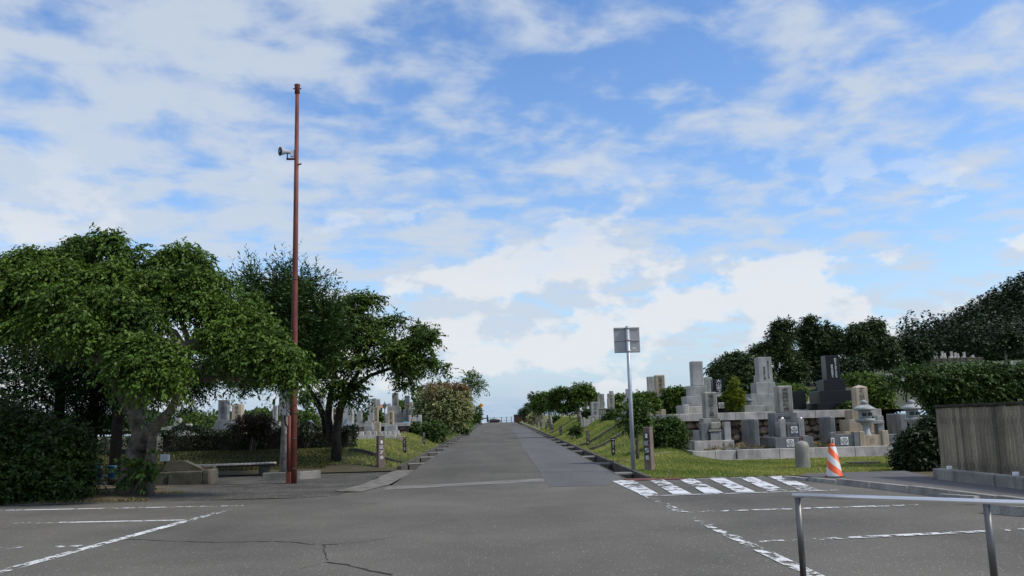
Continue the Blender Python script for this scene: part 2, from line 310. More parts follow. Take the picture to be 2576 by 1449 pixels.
def text_mb(body, size, thick=0.003, gap=1.0, bold=0.0):
    key = (body, round(size, 4), gap, bold)
    if key not in TXT:
        cu = bpy.data.curves.new('t', 'FONT'); cu.body = body; cu.size = size; cu.align_x = 'CENTER'; cu.align_y = 'CENTER'; cu.space_line = gap; cu.extrude = thick; cu.resolution_u = 2; cu.offset = bold
        o = bpy.data.objects.new('t', cu); COL.objects.link(o); bpy.context.view_layer.update()
        me = bpy.data.meshes.new_from_object(o.evaluated_get(bpy.context.evaluated_depsgraph_get()))
        TXT[key] = ([tuple(v.co) for v in me.vertices], [tuple(p.vertices) for p in me.polygons])
        bpy.data.objects.remove(o); bpy.data.curves.remove(cu); bpy.data.meshes.remove(me)
    mb = MB(); mb.v = [(x, -z, y) for x, y, z in TXT[key][0]]; mb.f = list(TXT[key][1]); return mb
def put_text(name, body, size, x, y, z, mat, parent, rz=0.0, gap=1.0, bold=0.0, fit=None):
    mb = text_mb(body, size, 0.003, gap, bold)
    if not mb.v: return None
    a = np.array(mb.v); cx = (a[:,0].min()+a[:,0].max())/2; cz = (a[:,2].min()+a[:,2].max())/2
    kx = kz = 1.0
    if fit:
        kx = fit[0]/max(1e-6, np.ptp(a[:,0])); kz = fit[1]/max(1e-6, np.ptp(a[:,2]))
    mb.xf(lambda X,Y,Z: ((X-cx)*kx, Y, (Z-cz)*kz))
    if rz: mb.rotz(rz)
    mb.xf(lambda X,Y,Z: (X+x, Y+y, Z+z))
    return part(name, mb, mat, parent)
# ------------------------------------------------------------------ ground heights
def sm(t): t = min(1.0, max(0.0, t)); return t*t*(3-2*t)
def lerp_tab(tab, x):
    if x <= tab[0][0]: return tab[0][1]
    for (a, b), (c, d) in zip(tab, tab[1:]):
        if x <= c: return b+(d-b)*(x-a)/(c-a)
    return tab[-1][1]
def road_z(y):
    if y < 19.8: return 0.0
    if y < 148: return 0.013*(y-19.8)
    return 1.667 + 0.013*(y-148) - 0.0010*(y-148)**2 if y < 170 else 1.469 - 0.031*(y-170)
def right_z(x, y):
    H = lerp_tab([(19.2,0.0),(22,0.10),(26,0.33),(31,0.75),(45,1.0),(400,1.0)], y)
    bank = road_z(y) + 0.02 + H*sm((x-3.3)/2.1)
    if y < 30: 
        lawn = 0.012 + 0.05*sm((y-19.3)/6); k = sm((x-4.6)/1.9)
        bank = bank*(1-k) + lawn*k
    elif x > 5.8:
        bank = max(bank, 1.45) if y < 60 else max(bank, road_z(y)+1.02)
        k = sm((x-12)/22)
        bank += k*(0.052*min(75, max(0, y-48)) + 0.05*min(45, max(0, x-20))) + sm((y-225)/110)*(1-0.9*sm((y-340)/120))*max(0.0, 0.55*(min(x,340)-134))
    return bank
def left_z(x, y):
    side = sm((-2.95-x)/1.7); H = lerp_tab([(25.4,0.0),(28.5,0.48),(40,0.55),(44.9,0.6),(400,0.7)], y)
    z = road_z(y)+0.012+H*side
    if y > 46 and x < -4.7: z = max(z, 1.45)
    return z
def gz(x, y):
    if x > 2.75 and y > 19.3: return right_z(x, y)
    if x < -2.4 and y > 17: return left_z(x, y)
    return road_z(y)
def grid(xs, ys, fn):
    mb = MB(); V = [(x, y, fn(x, y)) for y in ys for x in xs]; n = len(xs)
    return mb.add(V, [(j*n+i, j*n+i+1, (j+1)*n+i+1, (j+1)*n+i) for j in range(len(ys)-1) for i in range(n-1)])
fr = lambda a, b, st: list(np.arange(a, b, st))+[b]

mb = MB(); mb.add([(-2500,-2500,-0.75),(2500,-2500,-0.75),(2500,2500,-0.75),(-2500,2500,-0.75)], [(0,1,2,3)]); struct('ground', mb, 'far_grass')
lot = [(-45,-20),(45,-20),(45,19.25),(3.25,19.25),(2.75,19.8),(-2.45,19.8),(-3.5,16.75),(-9,17.0),(-45,17.4)]
mb = MB().add([(x,y,0.0) for x,y in lot], [tuple(range(len(lot)))]); LOT = struct('parking_lot', mb, 'asphalt')
ys = fr(19.8, 148, 4)+fr(149, 170, 1.5)+[230]
ROAD = struct('road', grid([-2.4,-1.2,0,1.2,2.75], ys, lambda x,y: road_z(y)), 'road_asphalt', True)
# resurfaced strip along the right edge and the pale trench band at the foot of the road
mb = MB(); V = []; yy = [17.9,18.6,19.3]+fr(20, 94, 3)
for i, y in enumerate(yy):
    xl = 1.0+0.003*(y-20)+random.uniform(-.02,.02); xr = 2.72 if y > 19.6 else 2.72-0.3*(19.8-y)
    V += [(xl,y,road_z(y)+0.004+(0.0 if y > 19.8 else 0)),(xr,y,road_z(y)+0.004)]
mb.add(V, [(2*i,2*i+1,2*i+3,2*i+2) for i in range(len(yy)-1)]); part('resurfaced_strip', mb, 'patch_asphalt', ROAD)
mb = MB(); V = []; n = 14
for i in range(n+1):
    t = i/n; x = -2.4+t*3.38; y = 18.75+t*1.3; w = 0.42+0.08*random.random()
    V += [(x, y-w, road_z(y-w)+0.006),(x, y+w, road_z(y+w)+0.008)]
mb.add(V, [(2*i,2*i+2,2*i+3,2*i+1) for i in range(n)]); part('pale_trench_band', mb, 'pale_band', ROAD)

# right-hand ground: verge bank, lawn, terraces, far slope and hill
xs = [3.32,3.5,3.8,4.1,4.5,4.9,5.3,5.7,6.1,6.6,7.2,8,9,10,12,14,17,20,26]
struct('grass_bank_right', grid(xs, [19.25]+fr(19.8,29.9,0.7), lambda x,y: right_z(x,y)), 'grass_ground', True)
xs = [3.32,3.6,4,4.4,4.8,5.2,5.6,5.82,6.4,8,10,13,17,22]
struct('cemetery_bank_right', grid(xs, [29.9,30.05]+fr(31,60,1.5)+fr(63,150,5)+fr(155,230,15), lambda x,y: right_z(x,max(y,30))), 'grass_ground', True)
struct('hill', grid([22,26,30,36,42,48,55,62,70,78]+fr(86,450,11), fr(30,60,5)+fr(66,560,10), lambda x,y: right_z(x,y)), 'far_grass', True)
# left-hand ground: old paving apron, bank and terraces
apron = grid(fr(-16,-3.1,0.9), [16.8,17.6]+fr(18.5,25.6,1.0), lambda x,y: 0.022+0.012*math.sin(x*1.7)*math.cos(y*1.3)-0.02*(y<17))
struct('paved_apron', apron, 'old_paving', True)
struct('shaded_bank_left', grid(fr(-45,-5,2)+fr(-4.6,-3.0,0.4), fr(25.3,46,0.9), lambda x,y: left_z(x,y)+(-0.03 if y < 25.9 else 0)), 'shade_tinted_soil', True)
struct('cemetery_terrace_left', grid(fr(-160,-50,20)+fr(-45,-5,4)+[-4.72,-4.5,-4.1,-3.7,-3.3,-3.0], [46.02,47]+fr(50,230,6), lambda x,y: left_z(x,max(y,46.02))), 'far_grass', True)
struct('planting_strip', grid(fr(-30,-6.6,0.9), [16.9]+fr(17.4,21,0.6), lambda x,y: 0.075+0.03*math.sin(x*2.1+y)-0.075*sm((x+8.2)/1.6)-0.09*(y<17)), 'bare_soil', True)

# roadside gutters, stepped, with slabs bridging them
def gutter(name, xi, xo, y0, y1, sgn):
    mb = MB(); root = None; yy = fr(y0, y1, 4.1)
    mb2 = MB()
    for a, b in zip(yy, yy[1:]):
        for (u0, u1, d0, d1) in ((xi, xi+0.07*sgn, 0.5, -0.006), (xo-0.10*sgn, xo, 0.5, 0.05)):
            lo_, hi_ = min(u0,u1), max(u0,u1)
            za, zb = road_z(a), road_z(b)
            mb.add([(lo_,a,za-d0),(hi_,a,za-d0),(hi_,b,zb-d0),(lo_,b,zb-d0),(lo_,a,za+d1),(hi_,a,za+d1),(hi_,b,zb+d1),(lo_,b,zb+d1)],[(3,2,1,0),(4,5,6,7),(0,1,5,4),(1,2,6,5),(2,3,7,6),(3,0,4,7)])
        lo_, hi_ = sorted((xi+0.07*sgn, xo-0.10*sgn)); zf = road_z(a)-0.36
        mb.add([(lo_,a,zf),(hi_,a,zf),(hi_,b,zf),(lo_,b,zf),(lo_,b,road_z(b)-0.36),(hi_,b,road_z(b)-0.36)], [(0,1,2,3),(3,2,5,4)])
    root = struct(name, mb, 'dark_concrete')
    lo_, hi_ = sorted((xi+0.02*sgn, xo+0.03*sgn)); sl = MB().box(lo_, hi_, -0.24, 0.24, -0.045, 0.0, 0.006).mesh('cover_slab')
    y = y0+2.2; k = 0
    while y < min(y1, 120):
        o = link('cover_slab', sl, 'slab_concrete', root, (0, y+random.uniform(-.2,.2), road_z(y)+0.008)); o.rotation_euler[0] = 0.013
        y += 4.1; k += 1
    return root
GR = gutter('gutter_right', 2.752, 3.32, 19.6, 150, 1)
GL = gutter('gutter_left', -2.402, -3.0, 26.2, 150, -1)
mb = MB(); V = []
for y in fr(17.9, 26.15, 0.6):
    k = 0.35*max(0, 19.8-y)/2.8*1.2
    V += [(-3.04-k+random.uniform(-.03,.03), y, 0.040), (-2.46-k*1.15, y, 0.012)]
n = len(V)//2; mb.add(V, [(2*i,2*i+1,2*i+3,2*i+2) for i in range(n-1)]); struct('gutter_ramp', mb, 'ramp_concrete')
mb = MB().box(2.70, 3.95, 19.02, 19.5, 0.0, 0.024, 0.004); props(link('drain_plate', mb.mesh('drain_plate'), 'rust_plate', GR))
# low drainage kerbs running down the banks
for (y, x0, x1) in ((24.6,3.45,5.0),(33.5,3.4,5.3),(37.6,3.4,5.4),(60,3.4,5.3)):
    mb = MB(); V = []
    for x in fr(x0, x1, 0.25):
        z = right_z(x, y); V += [(x,y-.13,z-.1),(x,y+.13,z-.1),(x,y+.13,z+.11),(x,y-.13,z+.11)]
    n = len(V)//4; mb.add(V, [(4*i+a,4*i+4+a,4*i+4+(a+1)%4,4*i+(a+1)%4) for i in range(n-1) for a in range(4)]+[(0,1,2,3),tuple(4*n-4+i for i in (3,2,1,0))])
    if y > 25: props(link('bank_kerb', mb.mesh('bank_kerb'), 'dark_concrete', GR))
for (y, x0, x1) in ((28.2,-3.05,-4.75),(52,-3.05,-4.6)):
    mb = MB(); V = []
    for x in fr(x1, x0, 0.2):
        z = left_z(x, y); V += [(x,y-.10,z-.1),(x,y+.10,z-.1),(x,y+.10,z+.09),(x,y-.10,z+.09)]
    n = len(V)//4; mb.add(V, [(4*i+a,4*i+4+a,4*i+4+(a+1)%4,4*i+(a+1)%4) for i in range(n-1) for a in range(4)]+[(0,1,2,3),tuple(4*n-4+i for i in (3,2,1,0))])
    props(link('bank_kerb', mb.mesh('bank_kerb'), 'dark_concrete', GL))

# ------------------------------------------------------------------ painted lines and cracks
def ribbon(p, q, w, z):
    p, q = np.array(p[:2]), np.array(q[:2]); d = (q-p)/np.linalg.norm(q-p); nn = np.array([-d[1], d[0]])*w/2; n = max(2, int(np.linalg.norm(q-p)/0.5)); V = []
    for i in range(n+1): c = p+(q-p)*i/n; V += [(*(c-nn), z), (*(c+nn), z)]
    return MB().add(V, [(2*i,2*i+2,2*i+3,2*i+1) for i in range(n)])
def line(a, b, w=0.13, mat='line_paint', z=0.005):
    p, q = gr(*a), gr(*b); return part('painted_line', ribbon(p, q, w, z), mat, LOT)
for i, (a, b) in enumerate((((-420,1293),(610,1272.5)),((-420,1326),(466,1309)),((-300,1388),(203,1374.5)),((-60,1456),(612,1272.5)),
             ((1633,1250),(2075,1462)),((1704,1290),(2317,1271)),((1870,1367),(2700,1327)),((1548,1211),(1952,1199.5)),((1619,1249),(2110,1234)),((1548,1211),(1633,1250)))):
    line(a, b, 0.10 if i in (7, 8) else 0.14, z=0.005+0.0006*i, mat='hatch_paint' if i in (7,8,9) else 'line_paint')
for k in range(6):
    t0, b0 = 1555+k*75.5, 1613+k*80; ty = 1209.5-k*2.0; by = 1247.5-k*2.6
    q = [gr(t0,ty), gr(t0+37,ty-1), gr(b0+48,by-1), gr(b0,by)]
    V = []
    for i in range(9):
        t = i/8; a = q[0]*(1-t)+q[3]*t; b = q[1]*(1-t)+q[2]*t; V += [(a[0],a[1],0.012),(b[0],b[1],0.012)]
    part('hatch_bar', MB().add(V, [(2*i,2*i+1,2*i+3,2*i+2) for i in range(8)]), 'hatch_paint', LOT)
def crack(pts, w):
    P = [gr(*p) for p in pts]; V = []; c = []
    for a, b in zip(P, P[1:]):
        n = max(2, int(np.linalg.norm(b-a)/0.10))
        for i in range(n): c.append(a+(b-a)*i/n)
    for i, p in enumerate(c):
        k = w*(0.35+0.9*random.random()); jx, jy = random.uniform(-.018,.018), random.uniform(-.03,.03); V += [(p[0]+jx,p[1]+jy-k/2,0.0035),(p[0]+jx+k*.3,p[1]+jy+k/2,0.0035)]
    part('crack', MB().add(V, [(2*i,2*i+2,2*i+3,2*i+1) for i in range(len(c)-1)]), 'crack', LOT)
crack([(310,1357),(420,1361),(560,1365),(690,1362),(745,1366),(812,1371)], 0.032)
crack([(812,1371),(900,1366),(1000,1351),(1060,1333)], 0.022)
crack([(812,1371),(818,1395),(822,1413)], 0.03)
crack([(690,1449),(760,1430),(818,1416),(870,1420),(930,1436),(1000,1449)], 0.036)
crack([(880,1267),(960,1268)], 0.03)
crack([(690,1252),(820,1249),(930,1241)], 0.045)

# ------------------------------------------------------------------ foliage
def unit(a): return a/np.maximum(1e-9, np.linalg.norm(a, axis=1, keepdims=True))
def leaves(P, D, Nn, L, Wd):
    D = unit(D); Sv = unit(np.cross(D, Nn)); N2 = np.cross(Sv, D); L = L[:,None]; Wd = Wd[:,None]
    V = np.stack([P, P+D*L*.45+Sv*Wd*.5+N2*Wd*.12, P+D*L-N2*L*.06, P+D*L*.45-Sv*Wd*.5+N2*Wd*.12], 1)
    return V.reshape(-1, 3)
def lump_points(lumps, n, inner=0.35, up=0.15):
    A = np.array(lumps, float); w = (A[:,3]*A[:,4]*A[:,5])**0.667; idx = RNG.choice(len(A), n, p=w/w.sum())
    d = RNG.normal(size=(n,3)); d[:,2] += up; d = unit(d)
    r = np.where(RNG.random(n) < inner, RNG.random(n)**0.4*0.85, 0.78+0.3*RNG.random(n))
    knob = 1+0.13*np.sin(d[:,0]*7+idx*1.7)*np.cos(d[:,2]*6+idx)+0.09*np.sin(d[:,1]*9+idx*2.3)
    return A[idx,:3]+d*A[idx,3:6]*(r*knob)[:,None], d, idx
def sprays(lumps, n, k=13, SL=0.5, L=0.11, Wd=0.05, droop=0.35, hang=0.6, inner=0.35, up=0.15, vbase=0.35, vtop=0.5, flat=1.0, rise=0.0):
    o, d, idx = lump_points(lumps, n, inner, up)
    dr = d.copy(); dr[:,2] = dr[:,2]*flat+rise; dr += RNG.normal(size=dr.shape)*0.45; dr = unit(dr)
    t = np.tile(np.linspace(0.05, 1, k), n); O = np.repeat(o, k, 0); DD = np.repeat(dr, k, 0); sl = np.repeat(SL*(0.6+0.8*RNG.random(n)), k)
    P = O+DD*(sl*t)[:,None]; P[:,2] -= droop*sl*t*t
    side = np.cross(DD, np.array([0,0,1.0]))+RNG.normal(size=DD.shape)*0.2; sg = np.tile(np.where(np.arange(k) % 2 == 0, 1.0, -1.0), n)[:,None]
    ld = DD*0.55+unit(side)*sg*0.75+RNG.normal(size=DD.shape)*0.3; ld[:,2] -= hang
    nn = RNG.normal(size=DD.shape)*0.55; nn[:,2] += 1.0
    s = 0.65+0.7*RNG.random(n*k)
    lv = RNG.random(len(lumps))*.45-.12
    val = np.repeat(RNG.random(n)*0.3+lv[idx], k)+RNG.random(n*k)*0.25+vbase*t*t-0.05+np.repeat(vtop*np.clip(d[:,2], -.2, 1)*0.5, k)  # spray tips paler; lump tops paler too, overhead light put into leaf colour
    return leaves(P, ld, nn, L*s, Wd*s), np.clip(val, 0, 1)
def limb_mb(mb, a, b, r0, r1, n=6, sag=0.0, wig=0.08, sides=7):
    a, b = np.array(a, float), np.array(b, float); L = np.linalg.norm(b-a); P = []
    for i in range(n+1):
        t = i/n; p = a+(b-a)*t; p[2] += sag*L*4*t*(1-t); 
        if 0 < i < n: p += RNG.normal(size=3)*wig*L/n
        P.append(p)
    mb.tube(P, [r0+(r1-r0)*i/n for i in range(n+1)], sides); return P
def lump_px(px, py, rx, ry, D, ydep=None):
    c = at(px, py, D); s = D/F_PX*np.linalg.norm(ray(px,py))/1.0
    return (c[0], c[1], c[2], rx*D/F_PX*1.02, ydep if ydep else rx*D/F_PX*0.9, ry*D/F_PX*1.02)
def sublumps(lumps, k, r=.5, fz=.6, spread=.72):
    o = []
    for (x,y,z,a,b,c) in lumps:
        for i in range(k):
            d = unit(RNG.normal(size=(1,3))+[[0,-.15,.15]])[0]; s = r*(.7+.6*RNG.random())
            o.append((x+d[0]*a*spread, y+d[1]*b*spread, z+d[2]*c*spread, a*s, b*s, max(.12, min(a,c)*s*fz)))
    return o
def tree(name, base, stems, lumps, n, leafmat, label, cat='tree', bark='bark', group=None, twigs=5, trunk_r=0.16, extra=None, tw_r=0.02, fork=None, sub=0, sr=.5, sfz=.6, **kw):
    """stems: list of polylines [(x,y,z)...] with radii; limbs run from their tips to the crown lumps"""
    base = np.array(base, float); t = thing(name, base, label, cat, group); mb = MB(); tips = []
    for pts, rs in stems:
        mb.tube(pts, rs, 10); tips += [np.array(p) for p in pts[len(pts)//2:]]
    tr = np.array(tips)
    for l in lumps:
        c = np.array(l[:3]); j = np.argmin(np.linalg.norm((tr-c)*[1,1,1.0]+np.maximum(0, tr[:,2:]-c[2])*1.5, axis=1))
        P = limb_mb(mb, tr[j], c, trunk_r*0.38, tw_r, 5, 0.04)
        for q in range(twigs):
            d = unit(RNG.normal(size=(1,3))+[[0,0,0.25]])[0]; limb_mb(mb, P[3+q % 3], c+d*np.array(l[3:6])*0.85, tw_r*0.9, tw_r*0.25, 3, 0.02, 0.12, 4)
    part('trunk', mb, bark, t, True)
    if sub: lumps = sublumps(lumps, sub, sr, sfz)
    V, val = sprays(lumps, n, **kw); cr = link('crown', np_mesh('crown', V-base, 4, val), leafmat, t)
    if extra:
        for (lm, n2, mt2, kw2) in extra:
            V, val = sprays(lm, n2, **kw2); link('crown', np_mesh('crown', V-base, 4, val), mt2, t)
    return t
def shrub(name, base, lumps, n, leafmat, label, cat='shrub', stems=5, group=None, bark='bark', sr=0.02, sub=0, **kw):
    base = np.array(base, float); t = thing(name, base, label, cat, group); mb = MB(); kw.setdefault('SL', 0.25); kw.setdefault('L', 0.07); kw.setdefault('Wd', 0.035)
    for i in range(stems):
        l = lumps[i % len(lumps)]; limb_mb(mb, base+np.array([RNG.normal()*.08, RNG.normal()*.08, -0.03]), np.array(l[:3])+RNG.normal(size=3)*np.array(l[3:6])*0.3, sr, sr*0.35, 4, 0, 0.1, 5)
    part('stem', mb, bark, t, True)
    if sub: lumps = sublumps(lumps, sub, .5, .8)
    V, val = sprays(lumps, n, **kw); link('foliage', np_mesh('foliage', V-base, 4, val), leafmat, t)
    return t
# ------------------------------------------------------------------ trees and shrubs, left side
LP = lump_px
def lumps_at(D, rows): return [LP(px,py,rx,ry,D+(r[0] if r else 0)) for px,py,rx,ry,*r in rows]
def pt(px, py, D): return tuple(at(px, py, D))
# large spreading tree at the edge of the lot
b = (at(345,1240,18.4)[0], 18.4, 0.03)
st = [([(b[0]-.12,b[1],0.0), (b[0]-.14,b[1],0.3), pt(338,1160,18.4), pt(352,1090,18.5), pt(330,1010,18.6), pt(312,940,18.7), pt(300,850,18.8), pt(290,740,18.8)], [.34,.27,.22,.17,.14,.12,.10,.05]),
      ([(b[0]+.27,b[1]-.1,0.02), pt(379,1180,18.3), pt(382,1100,18.3), pt(400,1062,18.3), pt(432,1030,18.2), pt(462,960,18.0), pt(480,880,17.8)], [.115,.10,.10,.10,.09,.075,.04]),
      ([pt(352,1130,18.4), pt(372,1085,18.3), pt(395,1066,18.3)], [.15,.13,.11]),
      ([pt(345,1100,18.5), pt(360,1000,19), pt(380,900,19.3), pt(420,780,19.5)], [.13,.12,.10,.05]),
      ([pt(335,1050,18.6), pt(270,930,18.6), pt(180,830,18.4), pt(80,770,18)], [.11,.10,.07,.03])]
lm = lumps_at(18.6, [(20,690,60,34),(80,672,62,34,.5),(150,648,60,32,.5),(215,640,50,30,.5),(285,622,34,26),(325,650,34,24,.2),(250,690,66,34,-.3),(330,705,52,32,-.5),(150,705,70,34,-.4),(60,735,66,32,-.4),
     (395,680,34,26,.3),(440,650,40,26,.2),(490,680,42,26,.2),(470,715,52,28,-.2),(530,722,40,18,.3),(400,730,44,30,-.5),(20,790,52,34,-.5),(110,765,66,34,-.9),(205,760,66,34,-1.0),(300,765,58,36,-1.3),(160,820,62,34,-1.3),(250,825,62,36,-1.6),(90,830,48,28,-1.0),(370,790,50,34,-1.2),
     (440,770,44,28,-.6),(510,775,48,30,-.5),(560,800,50,30,-.6),(620,785,44,28,-.3),(600,830,54,32,-.9),(560,850,36,26,-1.1),(650,840,46,32,-.9),(690,880,40,30,-1.1),(725,915,26,26,-1.2),(650,890,46,30,-1.2),(590,890,40,28,-1.2),(740,955,16,22,-1.2),(700,935,30,24,-1.2),
     (330,880,42,30,-1.9),(390,865,46,30,-1.9),(370,915,54,30,-2.0),(430,895,36,24,-1.9),(400,950,46,26,-2.0),(330,935,34,24,-2.0),(15,850,30,28,-.5)])
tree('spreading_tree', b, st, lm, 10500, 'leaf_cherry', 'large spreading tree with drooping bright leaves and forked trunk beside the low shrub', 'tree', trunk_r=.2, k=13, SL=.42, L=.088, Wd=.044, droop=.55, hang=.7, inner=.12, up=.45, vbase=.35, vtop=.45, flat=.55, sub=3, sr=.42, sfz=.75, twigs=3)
b2 = gr(362,1150,0); 
shrub('root_sucker', (at(330,1235,18.1)[0]+.05,18.05,0.02), lumps_at(17.9,[(330,1180,22,20),(350,1195,24,22),(364,1165,18,16)]), 45, 'leaf_cherry', 'small bright leaf shoots sprouting from the base of the spreading tree', stems=4, L=.11, Wd=.05, SL=.3)
# dark conifers behind it
for i, (px, D, rows, lab) in enumerate((
    (140, 23, [(20,900,90,50),(90,880,80,50),(160,900,70,45),(60,970,90,40),(150,985,70,30),(30,1050,70,45,-.5),(110,1075,55,35,-.5),(190,950,60,35)], 'dark conifer with bare lower trunk behind the left part of the low shrub'),
    (228, 24, [(240,900,70,50),(300,930,60,45),(220,970,60,35),(290,1000,45,28),(200,1040,50,30),(260,1060,45,25),(330,960,40,40)], 'dark slim conifer between the spreading tree and the gravestones'),
    (290, 22.5, [(300,860,60,50),(350,920,50,50),(330,985,26,20),(420,975,40,26),(470,960,40,26),(540,930,40,30)], 'thin dark tree growing close behind the forked trunk'))):
    x = at(px,1110,D)[0]; z0 = gz(x, D)-.02
    lm = lumps_at(D, rows)
    tree('dark_conifer', (x,D,z0), [([(x,D,z0-.05),(x+.05,D,2.0),(x,D+.1,3.6),(x+.1,D,5.0)],[.15,.13,.09,.03])], lm, 1500, 'leaf_conifer', lab, 'tree', bark='bark_dark', trunk_r=.1, k=14, SL=.5, L=.12, Wd=.035, droop=.3, hang=.25, inner=.4, flat=.5)
# low shrub at the lot edge, far left
lm = lumps_at(18.0, [(30,1130,75,70,.4),(20,1215,80,48,-.2),(120,1160,70,50,.3),(100,1220,70,42,-.3),(175,1214,52,38,-.4),(200,1185,30,32,0),(170,1110,50,40,.6),(60,1060,60,45,.8),(-60,1150,80,80,.2),(205,1120,28,36,1.2),(-80,1060,80,60,1)])
bx = at(90,1255,18.0)[0]
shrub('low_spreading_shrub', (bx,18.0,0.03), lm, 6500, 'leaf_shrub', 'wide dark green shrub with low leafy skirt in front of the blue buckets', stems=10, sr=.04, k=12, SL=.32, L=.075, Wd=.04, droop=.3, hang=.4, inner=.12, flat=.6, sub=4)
# cypress and broadleaf pair behind the red pole
x = at(716,1190,24.6)[0]; z0 = gz(x,24.6)
cyl = lumps_at(24.6,[(640,735,26,30),(655,790,48,45),(700,745,30,40),(722,715,15,28),(735,780,50,60),(782,740,38,40),(800,800,48,50),(700,850,75,55),(790,870,60,50),(640,870,55,45),(620,930,55,40),(700,930,70,40),(770,935,50,34),(580,945,40,22),(650,965,40,18)])
spk = [(LP(px,py,rx,ry,24.6)) for px,py,rx,ry in ((636,706,7,14),(612,728,6,10),(722,690,6,16),(700,705,6,12),(790,705,8,12),(745,705,5,10),(812,720,6,9))]
tree('cypress_tree', (x,24.6,z0), [([(x,24.6,z0-.05),(x+.02,24.6,1.2),(x+.05,24.6,2.6),(x+.1,24.6,4.2),(x+.1,24.6,5.4)],[.15,.135,.12,.09,.03])], cyl+spk, 3400, 'leaf_cypress', 'dark green cypress with spiky tops right behind the red pole', 'tree', bark='bark_pale', trunk_r=.11, k=16, SL=.58, L=.13, Wd=.036, droop=-.25, hang=-.2, inner=.2, flat=1.0, rise=.55, sub=3, sr=.4, sfz=1.1)
x = at(846,1158,26.8)[0]; z0 = gz(x,26.8)
lm = lumps_at(26.8, [(px,py,rx,ry,d) for (px,py,rx,ry),d in zip(((880,751,40,13),(917,757,34,11),(854,777,44,15),(896,783,44,15),(812,803,46,20),(963,814,38,12),(917,814,44,14),(875,824,46,16),(990,806,26,8),(833,856,46,18),(885,861,48,16),(932,850,44,14),(1036,835,30,10),(1066,848,26,10),(1015,866,42,13),(990,889,40,13),(1052,868,30,10),(963,908,44,14),(1021,899,40,11),(1073,915,34,9),(1102,928,22,7),(1021,939,38,12),(1036,965,24,14),(885,918,44,16),(833,908,44,18),(807,949,36,18),(854,960,40,15),(896,968,34,13),(917,1003,18,10),(875,995,24,11),(771,1000,22,14),(802,866,40,20)), [random.uniform(-1.2,1.2) for _ in range(32)])])
st = [([(x,26.8,z0-.05), pt(846,1090,26.8), pt(855,1030,26.8), pt(875,985,26.8), pt(905,930,26.8)],[.17,.135,.12,.09,.06]),
      ([pt(822,1092,27.2), pt(815,1050,27.2), pt(800,1015,27.2), pt(785,990,27.2), pt(770,960,27)],[.13,.10,.09,.07,.04]),
      ([pt(846,1120,26.8), pt(832,1095,27), pt(825,1050,27), pt(830,1000,27), pt(845,930,27)],[.12,.12,.11,.09,.05]),
      ([pt(870,990,26.8), pt(930,945,26.6), pt(1000,920,26.4), pt(1050,915,26.2)],[.08,.06,.045,.02])]
tree('layered_tree', (x,26.8,z0), st, [(a,b_,c,d,e*.6,f) for a,b_,c,d,e,f in lm], 3300, 'leaf_green', 'broadleaf tree with layered branches reaching out towards the road', 'tree', bark='bark_dark', trunk_r=.13, k=12, SL=.36, L=.105, Wd=.05, droop=.3, hang=.5, inner=.1, up=.3, flat=.3, sub=2, sr=.5, sfz=.8)
# clipped hedge behind the bench, rounded maroon bush, small bushes
def hedge(name, x0, x1, y0, y1, z0, z1, n, mat, label, L=.075, Wd=.045, rough=.11, cat='hedge', zfun=None):
    c = ((x0+x1)/2, (y0+y1)/2); base = np.array([c[0], c[1], z0]); t = thing(name, base, label, cat)
    mb = MB(); mb.box(x0+.12,x1-.12,y0+.12,y1-.12,z0-.02,z1-.15,.03); part('inner_twigs', mb, 'bark_dark', t)
    A = np.array([(x1-x0)*(z1-z0)]*2+[(y1-y0)*(z1-z0)]*2+[(x1-x0)*(y1-y0)*1.2]); f = RNG.choice(5, n, p=A/A.sum()); u, v = RNG.random(n), RNG.random(n)
    X = np.where(f==2,x0,np.where(f==3,x1,x0+(x1-x0)*u)); Y = np.where(f==0,y0,np.where(f==1,y1,y0+(y1-y0)*np.where(f<2,0,np.where(f==4,v,u)))); Z = np.where(f==4,z1,z0+(z1-z0)*v)
    P = np.stack([X,Y,Z],1); C = np.array([c[0],c[1],(z0+z1)/2]); bump = rough*(np.sin(X*3.1+Z*2)+np.sin(X*7.3+Y*5)*.5+np.cos(Z*6+X*2)*.5)
    nrm = np.zeros_like(P); nrm[f==0,1]=-1; nrm[f==1,1]=1; nrm[f==2,0]=-1; nrm[f==3,0]=1; nrm[f==4,2]=1
    P += nrm*(bump-.5*rough*RNG.random(n)*2)[:,None]+RNG.normal(size=P.shape)*.03
    D = nrm*.6+RNG.normal(size=P.shape)*.7; D[:,2] += .25; s = .7+.6*RNG.random(n)
    val = RNG.random(n)*.6+.25*np.sin(X*2.3)*np.cos(Z*4+Y)+.15
    link('foliage', np_mesh('foliage', leaves(P, D, nrm+RNG.normal(size=P.shape)*.6, L*s, Wd*s)-base, 4, val), mat, t)
    return t
xa, xb = at(405,1100,29.5)[0], at(890,1100,29.5)[0]
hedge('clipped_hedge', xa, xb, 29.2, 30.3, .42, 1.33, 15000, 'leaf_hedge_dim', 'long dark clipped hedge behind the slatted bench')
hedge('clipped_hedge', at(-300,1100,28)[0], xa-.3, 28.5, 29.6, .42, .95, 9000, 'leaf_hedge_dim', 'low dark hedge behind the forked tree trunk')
hx, hy = at(638,1060,28.6)[0], 28.6
shrub('maroon_bush', (hx,hy,gz(hx,hy)), lumps_at(28.6,[(620,1068,38,20),(660,1068,32,19),(640,1060,36,16)]), 800, 'leaf_maroon', 'rounded rust brown bush rising above the dark hedge', SL=.15, L=.05, Wd=.025)
